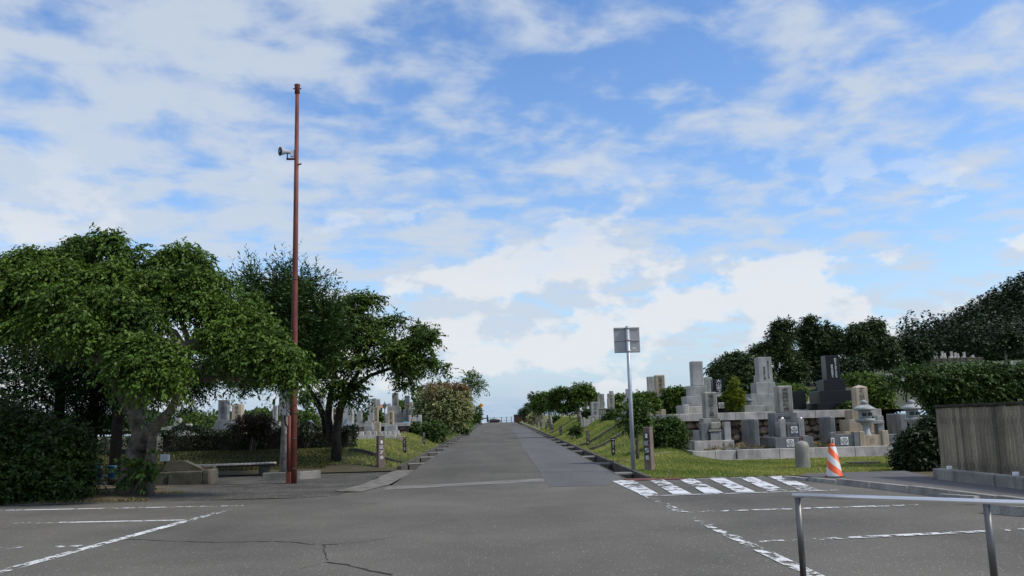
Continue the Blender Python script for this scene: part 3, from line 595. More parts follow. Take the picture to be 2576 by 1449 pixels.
for px,D,rows,mt,lab in ((505,55,[(490,1062,36,16),(520,1056,30,16),(470,1052,24,12)],'leaf_azalea','bright green bush in front of the tall grey pillar gravestone, seen past the tree'),
                         (455,75,[(450,1045,30,16),(480,1040,25,14)],'leaf_far','olive bush far behind the bright green bush among gravestones'),
                         (650,50,[(650,1045,22,14),(680,1058,18,18),(665,1070,30,18)],'leaf_green','green bush beside the beige gravestone above the hedge'),
                         (770,44,[(765,1065,22,20),(782,1058,16,14)],'leaf_green','bush growing behind the red pole near a blue roofed lantern'),
                         (1003,62,[(1006,1020,12,9)],'leaf_azalea','small green bush between two tall grey pillar gravestones'),
                         (940,47,[(946,1050,8,14)],'leaf_green','narrow green shrub beside the garden lamp')):
    x = at(px,1080,D)[0]; shrub('bush', (x,D,gz(x,D)), lumps_at(D,rows), 420, mt, lab, stems=4, SL=.25, L=.10, Wd=.06)
# bushes along the left verge of the road
x = -4.1; D = 50
lm = lumps_at(D,[(1075,1010,30,26),(1110,1000,38,26),(1145,1008,32,28),(1060,1035,16,18),(1095,1035,36,25),(1140,1040,36,28),(1165,1025,18,26),(1110,1065,26,18)])
t = shrub('flowering_bush', (x,D,gz(x,D)-.02), lm, 2900, 'leaf_flower', 'large rounded bush covered in cream blossom on the left verge', stems=9, bark='bark_pale', sr=.04, SL=.3, L=.10, Wd=.06, inner=.2, hang=.2)
V, val = sprays(lumps_at(D,[(1100,982,46,13),(1150,984,26,13),(1165,1010,14,30),(1152,1045,12,24)]), 480, SL=.3, L=.09, Wd=.05, hang=-.2, inner=.1, up=.6); link('new_shoots', np_mesh('new_shoots', V-np.array(t.location), 4, val), 'leaf_reddish', t)
for px,D,rows,mt,lab,n in ((1100,46,[(1060,1095,26,17),(1095,1085,26,22),(1050,1080,18,16)],'leaf_hedge','dark low bush at the foot of the flowering bush',700),
      (1155,62,[(1150,1062,20,18),(1170,1068,13,17)],'leaf_azalea','dense bright green clipped bush beside the flowering bush',900),
      (1196,85,[(1195,1040,13,16),(1204,1035,8,12),(1190,1052,12,10)],'leaf_green','small green tree like bush by the yellow sign',500),
      (1172,75,[(1172,1052,9,9)],'leaf_maroon','small dark brown bush under the pale trunked tree',250)):
    x = at(px,1075,D)[0]; x = min(x,-3.4); shrub('verge_bush', (x,D,gz(x,D)-.02), lumps_at(D,rows), n, mt, lab, stems=5, SL=.22, L=.09, Wd=.055)
D = 104; x = -3.55; tz = gz(x,D)
tree('slender_tree', (x,D,tz), [([(x,D,tz-.05), pt(1182,1030,D), pt(1184,1000,D), pt(1186,975,D)],[.14,.12,.10,.05])], lumps_at(D,[(1172,972,15,12),(1198,975,15,12),(1185,958,18,14),(1175,948,10,9),(1205,958,10,9),(1215,972,9,6),(1190,945,9,7)]), 360, 'leaf_azalea', 'slender tree with pale bare trunk and sparse crown beside the road', 'tree', bark='bark_pale', trunk_r=.1, twigs=4, k=9, SL=.7, L=.2, Wd=.1, hang=.1, inner=.5, rise=.3)
# ------------------------------------------------------------------ trees and shrubs, right side
def rtree(name, px, D, x, rows, n, mat, lab, bark='bark', r=.13, lean=0, **kw):
    z = gz(x,D); lm = lumps_at(D, rows); cx = np.mean([l[0] for l in lm]); cz = np.mean([l[2] for l in lm])
    kw.setdefault('SL',.35); kw.setdefault('L',.13); kw.setdefault('Wd',.07)
    return tree(name, (x,D,z), [([(x,D,z-.05),(x+(cx-x)*.25+lean,D,z+(cz-z)*.4),(x+(cx-x)*.6,D,z+(cz-z)*.8),(cx,D,cz+.2)],[r,r*.8,r*.6,r*.3])], lm, n, mat, lab, 'tree', bark=bark, trunk_r=r, k=10, sub=3, sr=.52, sfz=.7, **kw)
rtree('verge_tree', 1450, 53, 4.9, [(1400,1003,24,20),(1425,985,28,17),(1455,985,26,15),(1482,987,16,8),(1440,1010,30,20),(1465,1000,18,14),(1410,1028,20,12)], 1500, 'leaf_green', 'dark crowned tree with pale leaning trunk on the right verge', 'bark_pale', .15, hang=.3, flat=.5)
rtree('verge_tree', 1372, 66, 3.9, [(1380,1000,22,18),(1362,1010,20,18),(1385,1025,18,12)], 800, 'leaf_green', 'verge tree standing on the road side of the pale leaning trunk', 'bark_pale', .16)
rtree('verge_tree', 1350, 84, 4.0, [(1352,1012,19,14),(1342,1000,10,10),(1362,1022,14,14)], 600, 'leaf_far', 'rounder verge tree with reddish tips, next uphill', 'bark_pale', .15)
rtree('verge_tree', 1322, 115, 4.2, [(1318,1030,16,12),(1330,1028,14,12),(1315,1042,13,10),(1328,1047,14,10)], 700, 'leaf_far', 'small round tree beside the dark wall at the hilltop', 'bark', .12)
for px,D,x,rows,mt,lab,n in ((1350,98,4.2,[(1340,1052,12,9),(1352,1047,12,10)],'leaf_flower','pale flowering shrub on the right verge below the hilltop tree',400),
      (1324,125,4.2,[(1322,1050,7,6)],'leaf_reddish','small red leaved shrub on the right verge',150),
      (1365,72,5.0,[(1392,1058,8,6),(1398,1055,8,6)],'leaf_hedge','small dark shrub beside the short row markers',200),
      (1540,44,5.2,[(1540,1065,20,22),(1548,1050,15,14),(1528,1075,12,14)],'leaf_hedge','grey green twiggy shrub in front of the black gravestone',700),
      (1434,43,4.5,[(1446,1084,6,4),(1452,1083,5,4)],'leaf_hedge','little ground hugging plant on the grass bank',60),
      (1452,50,4.8,[(1464,1076,8,6)],'leaf_green','tuft of leaves at the foot of the pale leaning trunk',150),
      (1482,55,5.4,[(1480,1048,16,14),(1494,1055,9,9)],'leaf_hedge','round shrub before the twin grey gravestones on the right',450),
      (1478,68,7,[(1490,1003,16,14),(1500,1010,14,12)],'leaf_green','small tree behind the mid terrace gravestones',350),
      (1560,52,8,[(1560,1005,12,11),(1555,1015,12,10)],'leaf_green','bush by the pillar gravestones left of the sign post',300),
      (1640,35,6.2,[(1622,1010,24,16),(1605,1014,16,16),(1645,1022,12,9)],'leaf_green','thick dark green bush in front of the beige pillar gravestone',900),
      (1700,35.5,7.2,[(1690,998,18,16),(1712,995,16,14),(1700,1015,16,14)],'leaf_green','dark green bush between the beige and the tall grey gravestones',800),
      (1965,40,12.5,[(1990,988,34,16),(1975,980,18,12)],'leaf_azalea','bright yellow green clipped bush behind the black slab',600),
      (2140,31.4,12.6,[(2140,1048,16,20),(2135,1035,14,14),(2150,1070,12,18)],'leaf_hedge','dark shrub growing behind the stone lantern with the tall shaft',700),
      (2200,36,15.3,[(2205,1000,30,28),(2215,980,25,20),(2180,985,20,22),(2215,1030,25,25)],'leaf_azalea','olive green shrub mass behind the pointed beige gravestone',1300),
      (2130,50,19.8,[(2150,950,26,9),(2175,952,30,10),(2215,960,30,12),(2190,965,36,12)],'leaf_azalea','bright green low hedge bushes on the slope behind the black pillar',900)):
    x = at(px,1060,D)[0] if D < 60 and px > 1600 else x
    shrub('bush', (x,D,gz(x,D)-.02), lumps_at(D,rows), n, mt, lab, stems=5, SL=.22, L=.08+.0007*D, Wd=.045+.0004*D)
# sapling with light leaves by the sign post, and the loose hedge bush behind the stone marker
D = 25.6; x = at(1604,1150,D)[0]; z = gz(x,D)
tree('light_sapling', (x,D,z), [([(x,D,z-.05), pt(1603,1120,D), pt(1600,1080,D), pt(1597,1040,D)],[.05,.045,.035,.02])], lumps_at(D,[(1600,1050,26,22),(1580,1040,16,20),(1612,1025,20,18),(1590,1065,20,14),(1618,1060,14,14)]), 330, 'leaf_green', 'young tree with light green leaves behind the sign post', 'tree', trunk_r=.04, twigs=3, tw_r=.01, k=9, SL=.25, L=.10, Wd=.05, hang=.4)
mbx = at(1680,1135,27.2); 
shrub('loose_hedge_bush', (mbx[0],27.2,gz(mbx[0],27.2)), lumps_at(27.2,[(1660,1085,22,26),(1690,1080,26,26),(1675,1105,30,24),(1705,1105,16,24),(1648,1105,12,24)]), 2400, 'leaf_hedge', 'loose dark hedge bush with pale twigs beside the stone section marker', stems=12, bark='bark_pale', sr=.012, SL=.18, L=.06, Wd=.03)
D = 31.2; x = at(1846,1030,D)[0]
shrub('golden_conifer', (x,D,1.45), lumps_at(D,[(1846,1020,15,13),(1846,1003,19,9),(1846,988,15,8),(1846,973,10,8),(1846,962,6,8),(1828,998,9,6),(1862,990,7,6),(1862,1010,8,7)]), 850, 'leaf_gold', 'small golden green conifer with tiered foliage on the upper terrace', 'conifer', stems=3, SL=.14, L=.06, Wd=.03, rise=.2, hang=-.1)
# big hedge mass over the wooden fence, dark bush below it
lm = lumps_at(21,[(2288,950,38,18),(2345,965,36,20),(2370,955,60,30),(2440,955,60,28),(2510,950,60,28),(2580,955,60,30),(2400,990,60,28),(2480,990,60,30),(2560,990,60,32),(2375,1015,24,22),(2410,1040,50,40),(2370,1070,40,30),(2640,970,60,50)])
shrub('tall_hedge', (at(2420,1180,21)[0],21,0.05), lm, 5200, 'leaf_hedge', 'tall overgrown hedge rising above the brown board fence', 'hedge', stems=12, sr=.06, SL=.25, L=.075, Wd=.04, inner=.2, k=12)
lm = lumps_at(19.4,[(2312,1118,38,30),(2345,1125,28,36),(2300,1150,34,34),(2335,1170,34,26),(2355,1080,22,20)])
bx = at(2330,1200,19.6)[0]
shrub('dark_bush', (bx,19.6,0.03), lm, 2600, 'leaf_hedge_dim', 'dark rounded bush at the end of the brown board fence', stems=8, sr=.035, SL=.22, L=.07, Wd=.035, inner=.2)
# trees at the foot of the hill
def far_tree(px, D, rows, n, mat, lab, name='hillside_tree', bark='bark', r=.22, **kw):
    x = at(px,1000,D)[0]; z = gz(x,D); lm = lumps_at(D, rows); top = max(l[2] for l in lm)
    kw.setdefault('L',.26); kw.setdefault('Wd',.13); kw.setdefault('SL',.75); n = int(n*1.7)
    return tree(name, (x,D,z), [([(x,D,z-.1),(x+.1,D,z+(top-z)*.45),(x,D,top)],[r,r*.75,r*.2])], lm, n, mat, lab, 'tree', bark=bark, trunk_r=r, twigs=2, tw_r=.05, k=9, group=None, sub=4, sr=.40, sfz=.6, **kw)
far_tree(1955,85,[(1950,830,20,18),(1975,822,18,14),(1955,860,42,24),(1945,895,50,28),(1985,880,30,30),(1960,930,60,30)],1500,'leaf_far','dense pine with two pointed tops at the foot of the wooded hill', hang=.1)
far_tree(2035,88,[(2040,820,20,16),(2030,845,30,20),(2055,850,25,22),(2040,880,34,26),(2070,880,30,24),(2030,920,40,30),(2075,925,40,26)],1500,'leaf_far','tall pine with a single peaked top beside the twin topped pine', hang=.1)
far_tree(2088,90,[(2085,830,20,14),(2100,845,22,16),(2110,862,18,14),(2095,875,22,14)],520,'leaf_far','open crowned tree with sky gaps next to the tall pine', inner=.5)
far_tree(2170,86,[(2165,828,22,14),(2190,820,24,14),(2200,842,30,18),(2155,848,22,16),(2180,860,36,18),(2215,862,24,18),(2150,880,20,14),(2205,885,30,18),(2175,905,45,22)],1500,'leaf_far','broadleaf tree with domed crown and visible trunk on the slope', bark='bark')
far_tree(2245,84,[(2240,870,18,20),(2232,895,22,20),(2250,900,18,18)],420,'leaf_far','smaller tree with pale trunk on the grassy slope', bark='bark_pale', r=.12)
far_tree(2295,95,[(2285,875,30,20),(2310,885,28,20),(2270,895,24,18),(2300,905,34,16)],900,'leaf_forest','dark rounded tree by the grave terrace on the hill')
far_tree(1835,75,[(1850,900,26,16),(1880,905,30,22),(1825,920,26,18),(1805,935,20,14),(1860,940,45,28),(1795,955,18,16),(1900,950,40,30),(1845,970,50,24)],1700,'leaf_far','dense leafy tree behind the tall grey pillar gravestones')
far_tree(2540,92,[(2530,855,28,18),(2550,850,20,16),(2515,865,18,12)],420,'leaf_forest','small tree standing clear below the wooded hill', r=.12, bark='bark_pale')
far_tree(2105,80,[(2090,935,30,20),(2120,925,28,22),(2140,920,24,18),(2075,950,26,16)],900,'leaf_forest','low dark tree behind the black pillar gravestone')
# the wooded hill itself
nt_, VV, vv = 0, [], []
for i in range(13000):
    y = RNG.uniform(134, 440); x = y*RNG.uniform(.40, .80)
    if y < 250 and x/y < .47: continue
    zb = right_z(x, y)
    if y > 250 and zb < 11: continue
    if RNG.random() > (.5 if y < 250 else .9): continue
    h = RNG.uniform(5, 9) if y < 250 else RNG.uniform(6, 12); w = RNG.uniform(1.8, 3.0); n = 36 if y > 250 else 110; lf = 1.0 if y > 250 else .45; k = RNG.random(n)
    sp = (1-k)**.7 if RNG.random() < .7 else np.sqrt(np.maximum(0, 1-(2*k-1)**2))
    a = RNG.random(n)*6.283; rr = w*sp*(.6+.4*RNG.random(n))
    P = np.stack([x+rr*np.cos(a), y+rr*np.sin(a), zb+h*(.1+.9*k)], 1); D = np.stack([np.cos(a), np.sin(a), RNG.normal(size=n)*.5+.15], 1)
    s = .6+.7*RNG.random(n); VV.append(leaves(P, D, RNG.normal(size=(n,3))*.4+np.array([0,0,1]), 1.15*s*lf, .75*s*lf)); vv.append(np.clip(RNG.random()*.75+RNG.random(n)*.3, 0, 1))
props(link('hillside_forest', np_mesh('hillside_forest', np.concatenate(VV), 4, np.concatenate(vv)), 'leaf_forest'), 'dark conifer forest covering the steep hill', 'forest', None, 'stuff')
VV, vv = [], []
for i in range(420):
    y = RNG.uniform(150, 225); x = -RNG.uniform(26, 150); zb = 0.8; h = RNG.uniform(2.2, 4.2); w = RNG.uniform(1.5, 3); n = 60; d = unit(RNG.normal(size=(n,3))); d[:,2] = np.abs(d[:,2])
    P = np.array([x,y,zb+h*.35])+d*np.array([w,w,h*.7]); s = .6+.7*RNG.random(n); VV.append(leaves(P, d+RNG.normal(size=(n,3))*.5, d, .9*s, .6*s)); vv.append(np.clip(RNG.random()*.6+RNG.random(n)*.35,0,1))
props(link('distant_wood', np_mesh('distant_wood', np.concatenate(VV), 4, np.concatenate(vv)), 'leaf_far'), 'low distant tree belt behind the left cemetery', 'wood', None, 'stuff')
# mown grass
def grass(name, n, xr, yr, mat, label, h=.05, keep=None, parent=None):
    X = RNG.uniform(*xr, n); Y = RNG.uniform(*yr, n)
    if keep is not None: k = np.array([keep(x,y) for x,y in zip(X,Y)]); X, Y = X[k], Y[k]
    n = len(X); Z = np.array([gz(x,y) for x,y in zip(X,Y)])-.004; s = h*(.5+RNG.random(n)*.9); a = RNG.random(n)*6.283; w = .014+.01*RNG.random(n)
    patch = .45+.28*np.sin(X*.9+1.3*np.sin(Y*.7))+.22*np.sin(Y*1.9+X*2.3)
    P = np.stack([X,Y,Z],1); tip = P+np.stack([RNG.normal(size=n)*s*.5, RNG.normal(size=n)*s*.5, s],1); e = np.stack([np.cos(a)*w, np.sin(a)*w, np.zeros(n)],1)
    V = np.stack([P-e,P+e,tip],1).reshape(-1,3)
    o = link(name, np_mesh(name, V, 3, np.clip(patch*.8+RNG.random(n)*.3, 0, 1)), mat); return props(o, label, 'grass', None, 'stuff')
grass('lawn_grass', 70000, (3.34,16), (19.27,25.45), 'grass_blade', 'short mown grass lawn beside the hatched paving', .045)
grass('bank_grass', 45000, (3.34,5.75), (26.0,75), 'grass_blade', 'short mown grass on the right verge bank', .06)
grass('bank_grass', 45000, (-6.5,-3.02), (26.2,75), 'grass_blade', 'short mown grass on the left verge bank', .06)
grass('shade_grass', 22000, (-16,-5), (25.8,29.2), 'shade_tinted_grass', 'patchy grass under the trees behind the bench', .06)
grass('edge_grass', 9000, (-14,-6.6), (17.0,19.2), 'grass_dry', 'dry tawny grass round the foot of the spreading tree', .05, keep=lambda x,y: math.sin(x*2.2)+math.sin(y*3.1+x) > -.2)
# ------------------------------------------------------------------ cemetery
def grave(label, D, tiers, mat='granite_grey', zb=None, top='flat', text=None, tmat='engrave_dark', mats=None, pdepth=1.0, cat='gravestone', group=None, fit=None, tx=0.0, text2=None):
    """tiers from the ground up: (px0, px1, py_top) of each front face"""
    w0 = at(tiers[0][1],1050,D)[0]-at(tiers[0][0],1050,D)[0]; Yc = D+w0/2
    xc = (at(tiers[0][1],1050,D)[0]+at(tiers[0][0],1050,D)[0])/2
    if zb is None: zb = gz(xc, D)-0.01
    t = thing('gravestone', (xc, Yc, zb), label, cat, group); z = zb; info = None
    n = len(tiers); names = ['base_stone','plinth','upper_plinth','pillar'] if n == 4 else (['base_stone','plinth','pillar'] if n == 3 else (['base_stone','pillar'] if n == 2 else ['pillar']))
    for i, (a, b, py) in enumerate(tiers):
        w = at(b,1050,D)[0]-at(a,1050,D)[0]; dep = w*(pdepth if i == n-1 else 1.0); yf = Yc-dep/2
        x0, x1 = at(a,py,yf)[0], at(b,py,yf)[0]; zt = max(at((a+b)/2,py,yf)[2], z+.05); last = i == n-1
        mm = (mats[i] if mats else mat); mb = MB()
        if last and top == 'point':
            mb.box(x0,x1,yf,yf+dep,z,zt-.16*w,.008); q = zt-.16*w
            mb.add([(x0+.01,yf+.01,q),(x1-.01,yf+.01,q),(x1-.01,yf+dep-.01,q),(x0+.01,yf+dep-.01,q),((x0+x1)/2,yf+dep/2,zt+.02)],[(0,1,4),(1,2,4),(2,3,4),(3,0,4)])
        else: mb.box(x0,x1,yf,yf+dep,z+(.001 if i else 0),zt, .03 if (last and top == 'round') else .012)
        part(names[i], mb, mm, t); info = (x0,x1,yf,z,zt)
        z = zt
    x0,x1,yf,z0,z1 = info
    if text:
        fw, fh = fit or ((x1-x0)*.42, (z1-z0)*.84)
        put_text('inscription', '\n'.join(text), .1, (x0+x1)/2+tx*(x1-x0), yf-.002, (z0+z1)/2-.01*(z1-z0), tmat, t, fit=(fw, fh))
    if text2:
        put_text('inscription', '\n'.join(text2), .1, (x0+x1)/2-.08*(x1-x0), yf-.002, z0+(z1-z0)*.36, tmat, t, fit=((x1-x0)*.16, (z1-z0)*.52))
    return t
def pbox(name, parent, px0, px1, py0, py1, D, dep, mat, ch=.01, zb=None):
    a, b = at(px0,py0,D), at(px1,py0,D); zt = at((px0+px1)/2,py0,D)[2]; zl = at((px0+px1)/2,py1,D)[2] if zb is None else zb
    return part(name, MB().box(a[0],b[0],D,D+dep,zl,zt,ch), mat, parent)
def crest(parent, px0, px1, py0, py1, D):
    """white plaque with a ringed three-lobed crest"""
    c = at((px0+px1)/2,(py0+py1)/2,D); h = (at(px1,py0,D)[0]-at(px0,py0,D)[0])/2*.92
    mb = MB().box(c[0]-h,c[0]+h,D-.012,D,c[2]-h,c[2]+h,.006); pl = part('crest_plaque', mb, 'white_paint', parent)
    mb = MB(); n = 28
    def ringp(r0, r1, y, a0=0, a1=6.2832, cx=0, cz=0, nn=n):
        V = []; 
        for i in range(nn+1):
            a = a0+(a1-a0)*i/nn; V += [(c[0]+cx+r0*math.cos(a),y,c[2]+cz+r0*math.sin(a)),(c[0]+cx+r1*math.cos(a),y,c[2]+cz+r1*math.sin(a))]
        mb.add(V, [(2*i,2*i+1,2*i+3,2*i+2) for i in range(nn)])
    ringp(h*.74,h*.88,D-.0145); ringp(h*.60,h*.65,D-.0145)
    for k in range(3):
        a = math.pi/2+k*2.0944; ringp(h*.12,h*.25,D-.0155-.0005*k,0,6.2832,h*.33*math.cos(a),h*.33*math.sin(a),12)
        ringp(0.001,h*.06,D-.0165,0,6.2832,h*.33*math.cos(a),h*.33*math.sin(a),8)
    part('crest_emblem', mb, 'granite_dark', pl)
# --- right: kerbed lower plots
LOWZ = 0.30
mb = MB().add([(5.9,26.15,LOWZ),(17,26.15,LOWZ),(17,29.9,LOWZ),(5.9,29.9,LOWZ)],[(0,1,2,3)]); struct('plot_gravel', mb, 'gravel')
kb = thing('plot_kerb', (9,26.1,.05), 'long low pale granite kerb edging the lower grave plots', 'kerb')
xs = [at(p,1140,26)[0] for p in (1743,1800,1852)]+[at(p,1140,26)[0] for p in (1854,1960,2051,2150,2232)]+[12.6]
for i, (a, b) in enumerate(zip(xs, xs[1:])):
    if i == 2: continue
    dz = (0 if i < 2 else .012); part('kerb_block', MB().box(a+.004,b-.004,26.0+random.uniform(0,.012)-(.05 if i > 2 else 0),26.16,0.0,.345+dz,.008), 'granite_light', kb)
part('kerb_block', MB().box(xs[0]+.002,xs[0]+.16,26.165,27.7,0.02,.345,.008), 'granite_grey', kb)
mb = MB().add([(5.3,25.35,.068),(15.5,25.2,.068),(15.5,26.0,.085),(5.85,26.0,.085)],[(0,1,2,3)]); struct('gravel_strip', mb, 'gravel')
# --- rubble retaining wall with granite coping
x0w, x1w = at(1683,1040,29.7)[0], at(2218,1040,29.7)[0]
wl = thing('retaining_wall', ((x0w+x1w)/2,30.0,.25), 'brown rubble stone retaining wall with pale granite coping above the lower graves', 'wall')
part('wall_core', MB().box(x0w+.05,x1w-.03,29.98,30.6,.0,1.30), 'mortar_dark', wl)
part('wall_core', MB().box(x0w+.05,x0w+.5,30.61,44,.3,1.30), 'mortar_dark', wl)
VAR = []
for k in range(9):
    n = random.randint(5,7); a0 = random.random()*6; poly = []
    for i in range(n): a = a0+6.283*i/n; r = .5*random.uniform(.82,1.08); poly.append((r*math.cos(a)*1.12, r*math.sin(a)))
    V = [(x,0,z) for x,z in poly]+[(x*.93,-.55,z*.93) for x,z in poly]+[(x*.62,-.85+random.uniform(-.1,.1),z*.62) for x,z in poly]
    VAR.append(MB().add(V, [(i,(i+1)%n,n+(i+1)%n,n+i) for i in range(n)]+[(n+i,n+(i+1)%n,2*n+(i+1)%n,2*n+i) for i in range(n)]+[tuple(range(2*n,3*n))]).mesh('wall_stone'))
rows, st_w = 4, .27
for j in range(rows):
    x = x0w+.2+.1*(j%2)
    while x < x1w-.15:
        w = random.uniform(.24,.42); o = link('wall_stone', random.choice(VAR), 'rubble_stone', wl, (x+w/2-wl.location.x, 29.99-wl.location.y, .36+j*.245+random.uniform(-.03,.03)-wl.location.z))
        o.scale = (w*1.0,.14,random.uniform(.24,.30)); o.rotation_euler[1] = random.uniform(-.25,.25); x += w*.98
cp = [1683,1850,1922,2051,2218]
for a, b in zip(cp, cp[1:]):
    xa, xb = at(a,1040,29.7)[0], at(b,1040,29.7)[0]; part('coping_block', MB().box(xa+.004,xb-.004,29.7+random.uniform(0,.01),30.1,1.21,1.465,.01), 'granite_light', wl)
for k in range(6): part('coping_block', MB().box(x0w,x0w+.28,30.11+k*2.2,30.10+(k+1)*2.2-.008,1.21,1.46,.01), 'granite_grey', wl)
# --- lower plots
t = grave('weathered grey family gravestone with dark inscription on the lower right plots', 27.3, [(1746,1847,1108),(1757,1824,1082),(1768,1812,1052),(1771,1803,986)], 'granite_weathered', LOWZ, 'round', '福田家之墓', mats=['granite_light','granite_grey','granite_weathered','granite_weathered'])
pbox('incense_box', t, 1787,1814,1088,1108,27.32,.3,'granite_grey'); pbox('crest_block', t, 1787,1813,1062,1080,27.42,.2,'granite_weathered',.03); pbox('offering_shelf', t, 1783,1814,1081,1086,27.30,.3,'granite_weathered')
pbox('side_slab', t, 1821,1837,1061,1108,27.34,.25,'granite_grey'); pbox('side_slab', t, 1763,1779,1064,1108,27.34,.25,'granite_dark')
def slab(label, pxa, pxb, py0, D, dep, mat, zb=LOWZ):
    a, b = at(pxa,py0,D)[0], at(pxb,py0,D)[0]; zt = at(pxa,py0,D)[2]; t = thing('memorial_slab', ((a+b)/2,D+dep/2,zb), label, 'memorial slab')
    part('slab', MB().box(a,b,D,D+dep,zb+.09,zt,.03), mat, t); part('foot_stone', MB().box(a-.06,b+.06,D-.05,D+dep+.06,zb-.02,zb+.088,.01), 'granite_grey', t); return t
slab('plain dark grey memorial slab standing edge on between two lower graves', 1894,1908,1054,26.9,1.35,'granite_dark')
t = slab('blue grey memorial slab standing edge on beside the plot wall with plaque', 2086,2100,1048,27.0,.95,'granite_dark')
t = grave('grey gravestone with prayer inscription and white crest plaque on its altar', 27.5, [(1943,2024,1097),(1949,2008,1062),(1947.5,2005,1038),(1956,1992,970)], 'granite_dark', LOWZ, 'round', '南無阿弥陀佛', mats=['granite_dark','granite_dark','granite_dark','granite_weathered'])
for a, b in ((1961,1975),(2008,2022)): pbox('flower_post', t, a,b,1054,1100,27.1,.16,'granite_grey')
for a, b in ((1963.5,1972),(2010.5,2019)):
    c = at((a+b)/2,1054,27.18); part('vase_cup', MB().lathe([(.03,0),(.045,.01),(.04,.05)],10,(c[0],27.18,c[2]-.003)), 'stainless', t, True)
pbox('incense_altar', t, 1979,2008,1066,1100,27.12,.36,'granite_dark'); crest(t, 1989,2007,1072,1091,27.12)
put_text('inscription','吉田家',.1, at(1977,1050,27.5)[0], 27.50+.13, at(1977,1050,27.5)[2], 'engrave_dark', t, fit=(.42,.09))
def plot_wall(label, px0, px1, py, D, mat, posts=(), dep=.16, side=None, name='plot_wall'):
    a, b = at(px0,py,D)[0], at(px1,py,D)[0]; zt = at((px0+px1)/2,py,D)[2]; zb = LOWZ if D < 30 else gz((a+b)/2,D)-.02
    t = thing(name, ((a+b)/2,D+dep/2,zb), label, 'plot wall'); part('wall_panel', MB().box(a,b,D,D+dep,zb-.01,zt,.01), mat, t)
    for p0, p1, pyt in posts: 
        c, d = at(p0,pyt,D)[0], at(p1,pyt,D)[0]; part('post', MB().box(c,d,D-.035,D+dep+.03,zb-.01,at(p0,pyt,D)[2],.015), mat, t)
    if side: part('side_panel', MB().box(a,a+.14,D+dep+.002,D+side,zb-.01,zt,.01), mat, t)
    return t
t = plot_wall('dark grey plot wall with white crest plaque before the prayer gravestone', 1950,2046,1100,26.35,'granite_dark',[(2018,2034,1096)],side=1.7); crest(t, 1978,1998,1104,1126,26.35)
t = plot_wall('dark grey plot wall with crest and name plaque next to the traffic cone', 2090,2146,1092,26.35,'granite_dark',[(2146,2159,1086),(2088,2101,1088)]); crest(t, 2113.6,2134.5,1101,1118,26.35)
c = at(2095,1112,26.3); part('name_plate', MB().box(c[0]-.05,c[0]+.05,26.295,26.312,c[2]-.12,c[2]+.12,.004),'white_paint',t); put_text('name_lettering','吉\n田\n家',.06,c[0],26.291,c[2],'engrave_dark',t,fit=(.06,.2))
t = plot_wall('beige granite plot wall with two square posts beneath a stone lantern', 2173,2217,1094,26.35,'granite_beige',[(2160,2173,1085),(2217,2233,1083)]); c = at(2195,1108,26.34); put_text('carved_crest','〇',.1,c[0],26.346,c[2],'tile_orange',t,fit=(.13,.13))
grave('pointed pale beige gravestone with dark inscription behind the stone lantern', 28.6, [(2124,2206,1085),(2134,2196,1055),(2142,2190,1030),(2151,2181,969)], 'granite_beige', LOWZ, 'point', '花岡家')
slab('dark plain slab wall piece beside the second stone lantern', 2262,2280,1040,28.0,1.0,'granite_dark')
t = thing('offertory_stand', (at(2205,1095,28)[0],28.1,LOWZ), 'grey stone offertory stand with dark opening between lantern and slab', 'grave furniture')
pbox('pier', t, 2207,2222,1046,1095,27.9,.3,'granite_grey',zb=LOWZ); pbox('pier', t, 2186,2192,1066,1095,27.9,.3,'granite_grey',zb=LOWZ); pbox('lintel', t, 2184,2224,1058,1066,27.85,.38,'granite_grey')
t = thing('plot_kerb_stone', (at(2245,1110,27)[0],27,LOWZ), 'short dark kerb stone between beige plot wall and dark bush', 'kerb'); pbox('kerb_block', t, 2234,2262,1092,1115,26.7,.3,'granite_dark',zb=LOWZ-.01)
def stone_lantern(px, D, py0, zb, label):
    c = at(px,py0,D); H = c[2]-zb; x = c[0]; t = thing('stone_lantern', (x,D,zb), label, 'stone lantern', 'stone lanterns')
    P = lambda n_, prof, k=12, sq=False: part(n_, MB().lathe([(r*H,z*H) for r,z in prof], k, (x,D,zb), sq), 'lantern_stone', t, not sq)
    P('base', [(.20,0),(.21,.04),(.19,.09),(.14,.11)],12); P('shaft', [(.135,.111),(.13,.18),(.085,.30),(.065,.40),(.07,.46),(.10,.475),(.10,.50)])
    P('platform', [(.10,.501),(.19,.53),(.205,.56),(.20,.59),(.12,.60)]); P('fire_box', [(.13,.601),(.14,.62),(.14,.75),(.13,.765)],6)
    P('roof', [(.15,.766),(.255,.785),(.262,.80),(.19,.84),(.11,.885),(.06,.895)],6); P('finial', [(.05,.896),(.075,.92),(.075,.95),(.035,.98),(.0,1.0)])
    for a in (-.5,.5):
        part('light_opening', MB().box(x+math.sin(a)*H*.13-.04*H,x+math.sin(a)*H*.13+.04*H,D-H*.145,D-H*.10,zb+.65*H,zb+.72*H), 'dark_steel', t)
    return t
stone_lantern(2172, 26.95, 1005, LOWZ, 'pale stone lantern with slender flared shaft before the beige pointed gravestone')
stone_lantern(2291, 27.3, 1003.5, LOWZ, 'pale stone lantern half hidden behind the dark rounded bush')
# weeds on the lower plots
V, val = sprays([(7.2,26.6,.34,1.2,.3,.06),(9.6,26.6,.34,1.3,.3,.07),(10.6,26.9,.34,.8,.4,.06)], 260, k=8, SL=.1, L=.10, Wd=.018, droop=0, hang=-.8, up=.3)
props(link('plot_weeds', np_mesh('plot_weeds', V, 4, val), 'grass_dry'), 'dry weeds growing over the lower grave plots', 'weeds', None, 'stuff')
